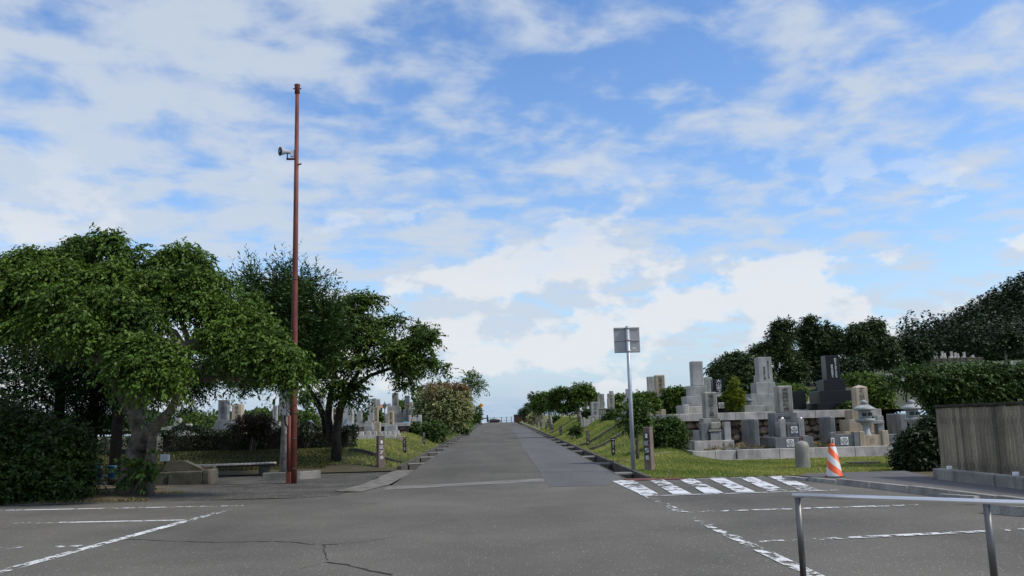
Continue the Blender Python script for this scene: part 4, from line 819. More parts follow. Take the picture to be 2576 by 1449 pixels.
# --- upper terrace, right
UZ = 1.45
grave('tall grey granite pillar gravestone at the left end of the upper terrace', 31.4, [(1716,1795,1018),(1726,1786,996),(1734,1777,971),(1739,1768,908)], 'granite_grey', UZ, 'round')
grave('narrower grey gravestone behind the tall pillar at the terrace end', 35, [(1764,1797,1003),(1770,1791,949)], 'granite_grey', UZ, text='平成十年建之', tmat='white_paint', fit=(.06,.5), tx=.25)
t = grave('polished black gravestone with large white characters and white crest plaque', 31.8, [(1786,1838,1012),(1789,1830,998),(1793,1819,953)], 'granite_black', UZ, text='大山家之墓', tmat='white_paint', tx=.05, fit=(.2,.62)); crest(t, 1807,1822,1013,1027,31.79)
grave('tall pale grey pillar gravestone with fine lettering behind the low prayer gravestone', 31.4, [(1872,1964,1019),(1889,1955,990),(1901,1950,961.5),(1906,1940,898)], 'granite_grey', UZ, text='昭和五十年九月吉日', fit=(.07,.66), tx=.22, text2='田島家之墓')
grave('short grey gravestone peeping out behind the tall pale pillar', 36, [(1896,1916,985),(1899,1912,944)], 'granite_grey', UZ)
t = slab('black polished granite slab behind the low prayer gravestone', 1990,2026,983,32.6,.3,'granite_black',UZ)
grave('tall black polished pillar gravestone with fine white lettering', 31.8, [(2056,2160,1012),(2064,2150,982),(2072,2126,955),(2076,2110,894)], 'granite_black', UZ, text='昭和五十四年九月吉日', tmat='white_paint', fit=(.08,.72), tx=.2, text2='野村和明建之')
grave('weathered beige pillar gravestone with dark family inscription by the bushes', 36, [(1638,1694,1024),(1645,1689,1005),(1650,1677,993),(1648,1672,943)], 'granite_beige', UZ, 'round', '石塚家之墓', mats=['granite_weathered','granite_weathered','granite_weathered','granite_beige'])
grave('plain grey pillar gravestone just behind the beige inscribed pillar', 39, [(1623,1653,1003),(1629,1648,947)], 'granite_grey', UZ)
plot_wall('low beige plot wall at the bank edge below the beige pillar', 1597,1663,1036,34.5,'granite_beige',[(1662,1674,1030)])
t = plot_wall('pink grey low kerb with posts around the tall left pillar', 1722,1788,1022,30.9,'granite_light',[(1720,1732,1018)])
c0 = at(1885,1010,31.6); stone_l = thing('grave_lamp', (at(1880,1025,31.6)[0],31.6,UZ), 'small grey round grave lamp with conical cap beside the tall pale pillar', 'grave lamp')
xx = at(1880,1000,31.6)[0]; part('lamp_body', MB().lathe([(.13,0),(.13,.3),(.15,.34),(.15,.42)],12,(xx,31.6,UZ)),'granite_dark',stone_l,True); part('lamp_cap', MB().lathe([(.19,.421),(.17,.46),(.06,.54),(.0,.57)],12,(xx,31.6,UZ)),'blue_slate',stone_l,True)
for k, (a, b, py, D) in enumerate(((2029,2035,1000,47),(2037,2042,1003,46),(2044,2049,990,49),(2051,2058,996,48),(2058,2064,1002,47),(2034,2038,1006,50))):
    grave('small beige distant gravestone between the black slab and the black pillar', D, [(a-2,b+2,1022),(a,b,py)], 'granite_beige', None, group='small distant beige gravestones')
# --- middle right terrace beside the verge
for D, ti, mt, lab, tx in ((48,[(1482,1512,1046),(1487,1506,1011)],'granite_grey','broad pale gravestone standing first on the right verge terrace','安井家'),
      (55,[(1505,1524,1026),(1510,1519.6,991)],'granite_weathered','slim weathered gravestone behind the broad pale one',None),
      (50,[(1522,1554,1046),(1525,1549,1034),(1529,1545,990)],'granite_weathered','tall inscribed weathered pillar left of the sign post','宇野家之墓'),
      (60,[(1529,1548,1003),(1533,1543,983.5)],'granite_grey','grey pillar top showing behind the tall inscribed pillar',None),
      (62,[(1463,1483,1035),(1468,1478,1016)],'granite_grey','small grey gravestone at the far edge of the verge terrace','合'),
      (45,[(1568,1600,1008),(1572,1596,1000),(1575,1590,978)],'granite_grey','grey gravestone directly behind the sign post',None),
      (46,[(1516,1546,1050),(1520,1542,1042),(1525,1537,1029)],'granite_black','low black gravestone behind the twiggy shrub',None),
      (57,[(1500,1511,1018),(1503,1509,995)],'granite_grey','narrow gravestone between the slim weathered one and the broad pale one',None),
      (53,[(1546,1562,1030),(1549,1558,1014)],'granite_weathered','short gravestone beside the tall inscribed pillar',None)):
    grave(lab, D, ti, mt, None, text=tx)
plot_wall('pale low plot wall on the right verge terrace', 1462,1492,1056,46.5,'granite_light',[(1467,1471,1050),(1489,1493,1052)])
plot_wall('beige low plot wall behind the low black gravestone', 1505,1532,1030,58,'granite_beige')
ff = thing('black_railing', (at(1512,1060,45)[0],45,gz(at(1512,1060,45)[0],45)), 'small black railing beside the low black gravestone', 'railing')
zz = ff.location.z
for p in range(5): x = at(1507,1040,45)[0]+p*.085; part('baluster', MB().box(x,x+.025,45,45.025,zz,zz+.55),'marker_black',ff)
part('rail', MB().box(at(1507,1040,45)[0]-.02,at(1507,1040,45)[0]+.40,44.99,45.035,zz+.551,zz+.59),'marker_black',ff)
# --- left cluster
for D, ti, mt, lab, tx in ((41,[(958,1004,1092),(962,1001,1084),(967,997,1069),(976,990,1034.5)],'granite_grey','grey gravestone with beige inscribed pillar right above the notched plot wall','植田家之墓'),
      (41.5,[(914,940,1085),(916,938,1070),(918,936,1059),(925,939,1017.6)],'granite_grey','tall grey gravestone above the left end of the notched plot wall',None),
      (43.5,[(938,956,1062),(941,951,1022)],'granite_beige','slim beige gravestone beside the tall grey one above the notched wall','松本家之墓'),
      (50,[(970,1020,1050),(976,1012,1038),(981,1006,1023),(986,1001,989)],'granite_weathered','tallest pillar gravestone of the left cluster, beside the garden lamp','山'),
      (52,[(1010,1038,1046),(1014,1034,1030),(1018,1030,995)],'granite_dark','tall darker pillar gravestone behind the second garden lamp',None),
      (55,[(929,951,1042),(935,946,1002)],'granite_weathered','wide grey gravestone, left one of a touching pair on the left terrace',None),
      (57,[(943,957,1042),(946,955.5,1004)],'granite_grey','narrow grey gravestone, right one of a touching pair on the left terrace',None),
      (53,[(970,987,1040),(974,983,1015)],'granite_grey','low grey gravestone beside the tallest pillar',None),
      (58,[(1026,1041,1035),(1030,1037,1011)],'granite_beige','small pale gravestone beside the darker tall pillar',None),
      (54,[(1044,1062,1048),(1049,1057,1020)],'granite_dark','dark gravestone partly covered by the flowering bush',None),
      (39,[(532,590,1075),(538,585,1066),(543,581,1056.7),(549,572,1006)],'granite_dark','tall dark grey pillar gravestone above the hedge, framed by hanging branches','先祖代々'),
      (42,[(577,614,1066),(583.5,607.6,1016.6)],'granite_beige','plain beige pillar gravestone above the maroon bush','倶会一処'),
      (44,[(681,702,1062),(686,697,1019.6)],'granite_grey','grey gravestone just left of the grey cabinet','西村家之墓'),
      (48,[(790,822,1058),(795,818,1040),(800,814,989)],'granite_grey','tall pale pillar gravestone behind the forked dark trunks',None),
      (50.5,[(770,800,1066),(776,795,1037)],'granite_light','broad pale gravestone beside the red pole','中川家'),
      (45,[(853,894,1066),(862,887,1017)],'granite_grey','grey gravestone behind the layered tree trunk',None),
      (51.5,[(822,840,1058),(825.5,836.5,1025)],'granite_light','pale gravestone between the forked dark trunks',None),
      (47,[(893,914,1062),(897,910,1032)],'granite_grey','grey gravestone under the hanging leaves of the layered tree',None),
      (60,[(745,768,1060),(750,764,1044)],'granite_light','low pale gravestone in the gap beside the red pole',None),
      (36,[(100,165,1140),(112,150,1092)],'granite_grey','grey stone tomb glimpsed through the dark conifers',None),
      (40,[(408,460,1085),(420,452,1072),(437,453,1052)],'granite_grey','grey gravestone seen behind the leaning limb of the spreading tree',None),
      (43,[(462,486,1078),(467,480,1066)],'granite_light','small pale gravestone under the bright green bush',None),
      (62,[(652,672,1062),(657,667,1047)],'granite_light','little white gravestone beside the bush above the hedge',None),
      (58,[(1032,1048,1050),(1036,1045,1036)],'granite_light','short pale gravestone near the blue sheet',None)):
    grave(lab, D, ti, mt, None, text=tx, mats=(['granite_grey','granite_grey','granite_grey','granite_beige'] if 'beige inscribed pillar' in lab else None))
# second terrace wall on the left
tw = thing('terrace_wall', (at(950,1080,45.6)[0],45.7,.8), 'grey coped terrace wall of dark rubble behind the notched plot wall', 'wall'); xa, xb = -9.4, -4.6
part('wall_core', MB().box(xa,xb-.05,45.55,46.3,.6,1.32),'mortar_dark',tw)
x = xa+.1
while x < xb-.2:
    w = random.uniform(.3,.5)
    for j in range(2):
        o = link('wall_stone', random.choice(VAR), 'rubble_stone', tw, (x+w/2-tw.location.x, 45.56-tw.location.y, .95+j*.26-tw.location.z)); o.scale = (w,.12,.27); o.rotation_euler[1] = random.uniform(-.3,.3)
    x += w
x = xa
while x < xb-.1: part('coping_block', MB().box(x+.004,min(x+1.2,xb)-.004,45.4,45.95,1.321,1.50,.01),'granite_grey',tw); x += 1.2
# notched (castellated) plot wall
nw = thing('notched_plot_wall', (at(960,1120,38)[0],38.1,gz(-5,38)-.05), 'pale granite plot wall with notched top posts above the left verge', 'plot wall'); D = 38; zb = nw.location.z
bl = [893,908,924,940,957,975,996]
for a, b in zip(bl, bl[1:]):
    xa_, xb_ = at(a,1100,D)[0], at(b,1100,D)[0]; zt = at(a,1094.5,D)[2]; zm = at(a,1107.5,D)[2]
    part('wall_block', MB().box(xa_+.004,xb_-.004,D,D+.2,zm+.02,zt,.008),'granite_light',nw); part('base_block', MB().box(xa_+.003,xb_-.003,D-.03,D+.22,zb-.1,zm+.012,.008),'granite_grey',nw)
for a, b in ((895,899),(903,914),(921,932),(940,947),(954,961),(966,971),(977,983),(989,996)):
    xa_, xb_ = at(a,1086,D)[0], at(b,1086,D)[0]; part('post', MB().box(xa_,xb_,D+.01,D+.19,at(a,1094.5,D)[2]+.002,at(a,1086,D)[2],.01),'granite_light',nw)
part('wall_block', MB().box(at(997,1100,D)[0],at(1052,1100,D)[0]-.6,D,D+.2,zb-.1,at(1000,1098,D)[2],.008),'granite_beige',nw)
for a, b, py in ((1036,1042,1045),(1053,1060,1044)): pass
plot_wall('pale plot wall with posts on the left terrace beside the flowering bush', 1036,1052,1050,47.5,'granite_light',[(1028,1034,1045),(1052,1060,1044)])
plot_wall('pale low plot wall behind the red pole and forked trunks', 745,880,1108,35.5,'granite_light',[(795,800,1098),(802,806,1098)])
plot_wall('grey low plot wall in the shade behind the bench hedge', 430,700,1118,31.5,'granite_grey')
def garden_lamp(px, D, label):
    c = at(px,1060,D); x = c[0]; zb = gz(x,D); zt = at(px,1009,D)[2]; t = thing('garden_lamp', (x,D,zb), label, 'lamp post', 'garden lamps')
    h = .42; part('pole', MB().lathe([(.07,0),(.06,.2),(.035,.25),(.03,zt-zb-h)],10,(x,D,zb)),'lamp_iron',t,True)
    part('lantern_glass', MB().lathe([(.06,0),(.13,.18)],6,(x,D,zt-h+.001)),'lamp_glass',t); part('lantern_roof', MB().lathe([(.17,.181),(.16,.2),(.03,.31),(.02,.38),(.0,.42)],6,(x,D,zt-h)),'lamp_iron',t)
garden_lamp(968, 49, 'garden lamp with lantern head left of the tallest pillar gravestone')
garden_lamp(1024, 49.5, 'garden lamp with lantern head in front of the darker tall pillar')
c = at(1021,1060,49); single('blue_sheet', MB().box(c[0]-.14,c[0]+.14,48.9,49.2,1.45,1.58,.03),'blue_tarp','small bright blue box on the left terrace wall','box')
t = thing('tiled_shrine', (at(956,1050,60)[0],60,gz(-8,60)), 'little stone shrine with orange tiled roof among the left gravestones', 'shrine'); x = t.location.x; z0 = t.location.z; z1 = at(956,1027,60)[2]
part('shrine_body', MB().box(x-.14,x+.14,59.86,60.14,z0,z1,.01),'brown_wall',t); part('tiled_roof', MB().lathe([(.36,0),(.34,.06),(.10,.26),(.08,.3)],4,(x,60,z1+.001),True),'tile_orange',t)
for px, D, lab in ((872,34,'stone lantern with blue grey conical roof left of the notched wall'),(780,33.5,'stone lantern with blue grey conical roof just right of the red pole')):
    x = at(px,1070,D)[0]; zb = gz(x,D); z1 = at(px,1071,D)[2]; t = thing('roofed_lantern', (x,D,zb), lab, 'stone lantern', 'blue roofed lanterns')
    part('stand', MB().lathe([(.16,0),(.12,.1),(.10,(z1-zb)*.6),(.15,(z1-zb)*.62),(.14,z1-zb)],8,(x,D,zb)),'granite_dark',t); part('roof', MB().lathe([(.22,0),(.2,.03),(.09,.17),(.08,.2),(.05,.205),(.05,.235)],10,(x,D,z1+.001)),'blue_slate',t)
# --- graves on the hill terrace
D = 118; xa, xb = at(2339,910,D)[0], at(2476,910,D)[0]; zt = at(2400,900,D)[2]
t = thing('hill_retaining_wall', ((xa+xb)/2,D,gz((xa+xb)/2,D)), 'long grey brown retaining wall of the grave terrace on the hill', 'wall'); n = 9
for i in range(n):
    a, b = xa+(xb-xa)*i/n, xa+(xb-xa)*(i+1)/n; part('wall_panel', MB().box(a+.03,b-.03,D,D+.6,min(gz(a,D),gz(b,D))-.6,zt,.05),'dirty_concrete',t)
mb = MB().add([(xa,D+.5,zt-.05),(xb,D+.5,zt-.05),(xb,D+6,zt-.05),(xa,D+6,zt-.05)],[(0,1,2,3)]); struct('hill_terrace', mb, 'bare_soil')
for px, py in ((2355,886),(2371,884),(2377,888),(2394,884),(2404,887),(2410,889),(2426,886),(2448,893)):
    grave('tiny pale gravestone on the terrace of the wooded hill', D+1.2, [(px-4,px+4,896),(px-2.4,px+2.4,py)], 'granite_light', zt-.06, group='gravestones on the hill terrace')
for px, py, D in ((2232,938,70),(2241,937,70),(2270,938,75),(2281,936,75),(2520,912,75),(2545,908,76),(2560,914,75)):
    x = at(px,950,D)[0]; grave('tiny pale gravestone on the slope behind the tall hedge', D, [(px-5,px+5,948 if px < 2300 else 924),(px-3,px+3,py)], 'granite_light', None, group='gravestones on the slope below the hill')
# ------------------------------------------------------------------ red loudspeaker pole
D = 19.9; x = gr(736,1219)[0]; D = gr(736,1219)[1]; zt = at(748,213,D)[2]; xt = at(748,213,D)[0]
t = thing('loudspeaker_pole', (x,D,0.02), 'tall rust red steel pole carrying a grey horn loudspeaker', 'pole')
lean = (xt-x)/zt; lz = lambda z: x+lean*z
z_at = lambda py: at(740,py,D)[2]
part('pole_shaft', MB().tube([(lz(0),D,0.0),(lz(2.2),D,2.2),(lz(z_at(600)),D,z_at(600)),(lz(zt-.2),D,zt-.2)],[.098,.085,.062,.047],16),'red_steel',t,True)
part('top_cap', MB().lathe([(.058,-.235),(.066,-.23),(.066,-.06),(.074,-.02),(.074,0)],16,(lz(zt),D,zt)),'red_steel',t,True)
for s in (-1,1): part('cap_bolt', MB().box(min(s*.06,s*.105)+lz(zt),max(s*.06,s*.105)+lz(zt),D-.012,D+.012,zt-.115,zt-.095),'dark_steel',t)
part('base_sleeve', MB().box(x-.135,x-.02,D-.11,D+.03,0.0,.30,.012),'red_steel',t)
part('conduit', MB().tube([(x-.075,D-.085,.3),(x-.07,D-.085,1.6)],[.035,.035],10),'red_steel',t,True)
part('cable_channel', MB().box(x-.145,x-.085,D-.03,D+.05,.35,1.35,.006),'red_steel',t)
bx0, bx1 = at(703,1000,D)[0], at(722,1000,D)[0]; bz0, bz1 = z_at(1045), z_at(980)
part('control_cabinet', MB().box(bx0,bx1-.02,D-.05,D+.16,bz0,bz1,.008),'grey_enamel',t)
part('cabinet_roof', MB().box(bx0-.015,bx1-.005,D-.07,D+.18,bz1+.001,bz1+.02,.004),'grey_enamel',t)
for zz in (bz0+.06,bz1-.07): part('cabinet_bracket', MB().box(bx1-.019,lz(zz)-.03,D-.02,D+.02,zz,zz+.03),'galvanised',t)
part('conduit', MB().tube([(bx0+.13,D+.02,bz0),(bx0+.13,D,bz0-.10),(bx0+.16,D-.02,bz0-.2),(lz(1.6)-.09,D-.07,bz0-.30),(x-.07,D-.085,1.55)],[.022]*5,8),'red_steel',t,True)
for py in (993,1040,1105,1180,705): part('strap', MB().lathe([(.097 if py > 1000 else .072,0),(.097 if py > 1000 else .072,.025)],16,(lz(z_at(py)),D,z_at(py))),'dark_steel',t,True)
hz_ = z_at(383); hx = at(722,383,D)[0]; mb = MB().lathe([(.048,-.13),(.054,0),(.065,.05),(.10,.14),(.116,.165),(.118,.17)],20); 
ax = Vector((-.75,-.62,-.10)).normalized(); Rm = ax.to_track_quat('Z','Y').to_matrix(); cc = Vector((hx,D-.05,hz_))
hn = part('horn', mb.xf(lambda a,b,c: tuple(Rm@Vector((a,b,c))+cc)), 'horn_grey', t, True)
mb = MB().lathe([(.100,.1715),(.100,.1735)],20); part('horn_mouth', mb.xf(lambda a,b,c: tuple(Rm@Vector((a,b,c))+cc)), 'dark_steel', hn, True)
mb = MB().lathe([(.024,.174),(.029,.181),(.0,.19)],12); part('horn_driver', mb.xf(lambda a,b,c: tuple(Rm@Vector((a,b,c))+cc)), 'horn_grey', hn, True)
part('horn_bracket', MB().box(hx-.01,lz(hz_)-.03,D-.04,D+.04,hz_-.19,hz_-.155,.004),'red_steel',t); part('horn_stem', MB().box(hx+.01,hx+.035,D-.06,D-.035,hz_-.155,hz_-.03),'dark_steel',t)
part('horn_clamp', MB().box(lz(hz_)-.15,lz(hz_)-.05,D-.035,D+.03,hz_-.12,hz_+.06,.006),'white_board',t)
part('cable_stub', MB().tube([(lz(hz_)+.04,D-.02,hz_-.33),(lz(hz_)+.13,D-.03,hz_-.31)],[.022,.022],8),'red_steel',t,True)

# ------------------------------------------------------------------ sign post seen from behind
g = gr(1594,1189); x, D = g[0], g[1]; zb = gz(x,D); zt = at(1577,820,D)[2]; xt = at(1578,820,D)[0]
t = thing('sign_post', (x,D,zb), 'grey pole with a square sign seen from behind', 'sign')
part('pole', MB().tube([(x,D,zb-.03),(xt,D,zt)],[.053,.047],14),'galvanised',t,True); k = (xt-x)/(zt-zb)
a, b = at(1545,850,D)[0], at(1610,850,D)[0]; z0, z1 = at(1577,887,D)[2], at(1577,823,D)[2]
pl = part('sign_plate', MB().box(a,b,D+.056,D+.064,z0,z1,.003),'sign_back',t)
for z in (z1-.025,(z0+z1)/2-.01,z0+.03):
    part('stiffening_rib', MB().box(a+.008,b-.008,D+.034,D+.055,z-.016,z+.016,.004),'sign_back',pl)
    xc = x+k*(z-zb); part('pole_clamp', MB().lathe([(.058,z-.02),(.058,z+.02)],14,(xc,D,0)),'sign_back',t,True)

part('inspection_sticker', MB().box(b-.20,b-.10,D+.053,D+.0558,z0+.10,z0+.125),'white_paint',pl)
# ------------------------------------------------------------------ section markers and row markers
def section_post(px, D, py_top, side, rot, chars, label, panel=1):
    x = at(px,1150,D)[0]; zb = gz(x,D); zt = at(px,py_top,D)[2]; h = side/2; H = zt-zb
    t = thing('section_marker', (x,D,zb), label, 'stone marker')
    part('post', MB().box(x-h,x+h,D-h,D+h,zb-.05,zt,.012).rotz(rot,(x,D)),'marker_stone',t)
    if panel: part('inset_panel', MB().box(x-h*.72,x+h*.72,D-h-.004,D-h+.002,zb+H*.30,zb+H*.88).rotz(rot,(x,D)),'marker_black' if panel == 2 else 'dark_concrete',t)
    nx, ny = math.sin(rot), -math.cos(rot)
    for i, c in enumerate(chars): put_text('lettering', c, .1, x+nx*(h+.007), D+ny*(h+.007), zb+H*(.80-.165*i), 'white_paint', t, rz=rot, fit=((.05 if c == '1' else .095)*side/.165, H*.098))
section_post(1633, gr(1633,1190)[1], 1074, .19, rad(-36), '1区5番', 'square brown stone marker reading 1区5番 next to the sign post', 1)
section_post(957.5, 26.2, 1096, .20, rad(24), '1区7番', 'brown stone marker reading 1区7番 on the left corner of the road', 0)
for px, D, xw, lab in ((1337,92,3.9,'slim brown stone marker far up the right verge, without readable lettering'),(1168,88,-3.5,'slim brown stone marker far up the left verge, without readable lettering')):
    zb = gz(xw,D); single('section_marker', MB().box(xw-.11,xw+.11,D-.11,D+.11,zb-.03,zb+1.05,.015),'marker_stone',lab,'stone marker')
def row_marker(x, D, txt, label, grp, arrow=1, h=.58):
    zb = gz(x,D); t = thing('row_marker', (x,D,zb), label, 'row marker', grp)
    part('plate', MB().box(x-.062,x+.062,D-.02,D+.02,zb-.04,zb+h,.005),'marker_black',t)
    yv = D-.0235; s = arrow; za = zb+h-.055
    part('arrow', MB().add([(x-s*.045,yv,za-.006),(x+s*.02,yv,za-.006),(x+s*.02,yv,za-.016),(x+s*.048,yv,za),(x+s*.02,yv,za+.016),(x+s*.02,yv,za+.006),(x-s*.045,yv,za+.006)],[tuple(range(7))]),'white_paint',t)
    put_text('lettering', txt, .1, x, D-.021, zb+h*.50, 'white_paint', t, fit=(.055 if D < 60 else .065, h*.62), gap=.9)
RT = ['19\n列\n6\n〜\n1\n番','17\n列\n10\n〜\n1\n番','15\n列\n10\n〜\n1\n番','13\n列\n12\n〜\n1\n番']
for k in range(13):
    D = 28.6+8.05*k; x = 3.66
    if k < 4: row_marker(x, D, RT[k], 'short black row marker reading '+RT[k].replace('\n','')+' on the right verge', 'right verge row markers')
    else: row_marker(x, D, '%d\n列\n1\n〜\n9\n番' % (11-k % 9), 'short black row marker too far up the right verge to read', 'distant right verge row markers')
LT = ['17\n列\n1\n〜\n14\n番','15\n列\n1\n〜\n14\n番','13\n列\n1\n〜\n13\n番']
for k in range(9):
    D = 33.0+8.5*k; x = -3.52
    if k < 3: row_marker(x, D, LT[k], 'short black row marker reading '+LT[k].replace('\n','')+' on the left verge', 'left verge row markers', -1)
    else: row_marker(x, D, '%d\n列\n1\n〜\n9\n番' % (11-k % 9), 'short black row marker too far up the left verge to read', 'distant left verge row markers', -1)

# ------------------------------------------------------------------ bench corner
pa, pb = gr(505,1206), gr(672,1198); cx, cy = (pa[0]+pb[0])/2-.03, (pa[1]+pb[1])/2; rz = math.atan2(pb[1]-pa[1], pb[0]-pa[0])
W_ = at(690,1180,cy)[0]-at(481,1180,cy)[0]; zb = .022; ztop = at(585,1166,cy)[2]
t = thing('slatted_bench', (cx,cy,zb), 'slatted bench on two concrete blocks under the trees', 'bench'); t.rotation_euler[2] = rz*.5
def lp(name, mb, mat): return link(name, mb.mesh(name), mat, t)
h = ztop-zb
for s in (-.38,.36): lp('leg', MB().box(s*W_-.15,s*W_+.15,-.17,.17,0,h-.10,.02),'dirty_concrete')
for s in (-.15,.15): lp('rail', MB().box(-W_/2+.02,W_/2-.02,s-.025,s+.025,h-.095,h-.045),'dark_steel')
sm_ = MB().box(-.048,.048,-.23,.23,0,.042,.006).mesh('slat'); n = 21
for i in range(n): o = link('slat', sm_, 'bench_wood', t, ((i+.5)/n*W_-W_/2,0,h-.043)); 
# concrete drinking trough with slanted back, notice, kerb, buckets
D = gr(470,1222)[1]; a, b = at(423,1200,D)[0], at(508,1200,D)[0]; a2 = at(388,1200,D)[0]; zt = at(470,1187,D)[2]
t = thing('concrete_trough', ((a2+b)/2,D+.4,.022), 'weathered concrete trough with slanted back slab left of the bench', 'trough')
part('front_block', MB().box(a,b,D,D+.55,.0,zt,.015),'dirty_concrete',t); part('side_block', MB().box(a2-.1,a-.01,D+.05,D+.6,.0,zt-.01,.015),'dirty_concrete',t)
part('end_block', MB().box(b+.008,b+.16,D-.0,D+.75,.0,zt+.03,.015),'dirty_concrete',t); part('end_block', MB().box(at(482,1180,D)[0],at(512,1180,D)[0],D+.78,D+1.0,.0,at(490,1176,D)[2],.02),'dirty_concrete',t)
zs = at(430,1162,D)[2]; y0, y1 = D+.62, D+.9
part('slanted_back', MB().add([(a2-.05,y0,.02),(b-.2,y0,.02),(b-.2,y0,zt+.02),(a+.15,y0,zs),(a2+.05,y0,zs),(a2-.05,y0,zt)]+[(a2-.05,y1,.02),(b-.2,y1,.02),(b-.2,y1,zt+.02),(a+.15,y1,zs),(a2+.05,y1,zs),(a2-.05,y1,zt)],[(0,1,2,3,4,5),(11,10,9,8,7,6)]+[(i,i+6,(i+1)%6+6,(i+1)%6) for i in range(6)]),'dirty_concrete',t)
D2 = D+1.0; c0, c1 = at(403,1150,D2), at(427,1150,D2)
t = thing('notice_board', ((c0[0]+c1[0])/2,D2,.022), 'small white notice sheet on a stake behind the concrete trough', 'notice')
z0, z1 = at(415,1160,D2)[2], at(415,1143,D2)[2]; part('sheet', MB().box(c0[0],c1[0],D2,D2+.012,z0,z1,.003),'white_board',t); part('stake', MB().box((c0[0]+c1[0])/2-.02,(c0[0]+c1[0])/2+.02,D2+.013,D2+.04,0,z1-.02),'bark_dark',t)
for i in range(6): part('text_line', MB().box(c0[0]+.03,c1[0]-.03-.02*(i%3),D2-.002,D2-.0005,z1-.03-.022*i-.005,z1-.03-.022*i),'grey_enamel',t)
D = gr(700,1210)[1]; kz = .022
t = thing('kerb_edging', (at(722,1200,D)[0],D,kz), 'pale concrete kerb edging behind the foot of the red pole', 'kerb')
part('kerb_block', MB().box(at(660,1200,D)[0],at(752,1200,D)[0],D,D+.14,kz-.02,at(700,1189,D)[2],.012),'slab_concrete',t)
mb = MB().box(0,.62,0,.14,kz-.02,at(700,1189,D)[2]+.01,.012).rotz(rad(42)); xo = at(752,1200,D)[0]+.01; part('kerb_block', mb.xf(lambda X,Y,Z: (X+xo,Y+D,Z)),'slab_concrete',t)
D = 19.6; sx_ = at(262,1200,D)[0]; t = thing('bucket_shelf', (sx_,D,.02), 'low concrete block shelf holding the blue buckets', 'shelf')
for s in (-.42,.40): part('pier', MB().box(sx_+s-.1,sx_+s+.1,D-.12,D+.2,0,.26,.012),'dirty_concrete',t)
part('shelf_slab', MB().box(sx_-.55,sx_+.52,D-.15,D+.22,.261,.32,.01),'dirty_concrete',t)
for px, lab in ((246,'blue plastic bucket on the shelf, half covered by shrub leaves'),(282,'blue plastic bucket on the shelf next to the forked trunk')):
    x = at(px,1180,D)[0]; t = thing('plastic_bucket', (x,D,.321), lab, 'bucket', 'blue buckets'); part('pail', MB().lathe([(.075,0),(.095,.25),(.102,.25),(.102,.275),(.085,.275),(.07,.02)],16,(x,D,.321)),'blue_plastic',t,True)
    part('handle', MB().tube([(x-.1,D-.01,.58),(x-.06,D-.09,.50),(x,D-.12,.47),(x+.06,D-.09,.50),(x+.1,D-.01,.58)],[.006]*5,6),'galvanised',t,True)

# ------------------------------------------------------------------ right foreground
g = gr(2021,1181); x, D = g[0], g[1]; zb = gz(x,D)
t = thing('concrete_bollard', (x,D,zb), 'round topped weathered concrete bollard on the lawn', 'bollard'); H = at(2019,1108,D)[2]-zb
part('post', MB().lathe([(.185,-.05),(.18,.05),(.165,H*.72),(.165,H*.80),(.158,H*.86),(.13,H*.93),(.07,H*.975),(.0,H)],20,(x,D,zb)),'granite_weathered',t,True)
part('iron_ring', MB().tube([(x-.03,D,zb+H-.01),(x-.03,D,zb+H+.07),(x,D,zb+H+.10),(x+.03,D,zb+H+.07),(x+.03,D,zb+H-.01)],[.014]*5,8),'rust_plate',t,True)
g = gr(2100,1209); x, D = g[0], g[1]; H = at(2092,1116,D)[2]
t = thing('traffic_cone', (x,D,0.004), 'orange and white spiral striped traffic cone on a black rubber base', 'traffic cone')
part('base', MB().box(x-.27,x+.27,D-.24,D+.24,.004,.062,.02),'rubber',t)
part('base_ring', MB().lathe([(.20,.063),(.19,.08),(.165,.085)],20,(x,D,0)),'rubber',t,True)
cm = bpy.data.materials.new('cone_stripes'); cm.use_nodes = True; nt2 = cm.node_tree; bb = nt2.nodes['Principled BSDF']; MATS['cone_stripes'] = cm
tcn = nt2.nodes.new('ShaderNodeTexCoord'); sp = nt2.nodes.new('ShaderNodeSeparateXYZ'); nt2.links.new(tcn.outputs['Object'], sp.inputs[0])
def nm(op, a, b=None):
    n = nt2.nodes.new('ShaderNodeMath'); n.operation = op
    for i, v in enumerate((a,b)):
        if v is None: continue
        if isinstance(v,(int,float)): n.inputs[i].default_value = v
        else: nt2.links.new(v, n.inputs[i])
    return n.outputs[0]
an = nm('ARCTAN2', sp.outputs[1], sp.outputs[0]); ph = nm('ADD', nm('MULTIPLY', sp.outputs[2], 3.3), nm('MULTIPLY', an, 0.32)); st_ = nm('GREATER_THAN', nm('FRACT', nm('ADD', ph, .62)), .5)
mxn = nt2.nodes.new('ShaderNodeMix'); mxn.data_type = 'RGBA'; nt2.links.new(st_, mxn.inputs[0]); mxn.inputs[6].default_value = (.55,.56,.56,1); mxn.inputs[7].default_value = (.74,.105,.02,1); nt2.links.new(mxn.outputs[2], bb.inputs['Base Color']); bb.inputs['Roughness'].default_value = .55
part('cone_body', MB().lathe([(.165,.086),(.155,.1),(.075,H-.06),(.062,H-.055)],28,(x,D,0)),'cone_stripes',t,True)
part('cone_tip', MB().lathe([(.058,H-.054),(.048,H-.005),(.03,H)],20,(x,D,0)),'cone_orange',t,True)
g = gr(2172,1166,.05); zz = gz(g[0],g[1])
t = thing('stone_step', (g[0],g[1],zz), 'flat weathered stone slab lying in the lawn', 'stone'); mb = MB()
poly = [(-.40,-.22),(-.05,-.30),(.34,-.24),(.42,.02),(.22,.22),(-.22,.24),(-.44,.05)]; mb.prism([(px+g[0],py+g[1]) for px,py in poly], zz-.03, zz+.055); part('slab', mb,'dark_concrete',t); part('slab_chip', MB().box(g[0]-.25,g[0]-.02,g[1]-.40,g[1]-.31,zz-.02,zz+.04,.01),'dirty_concrete',t)
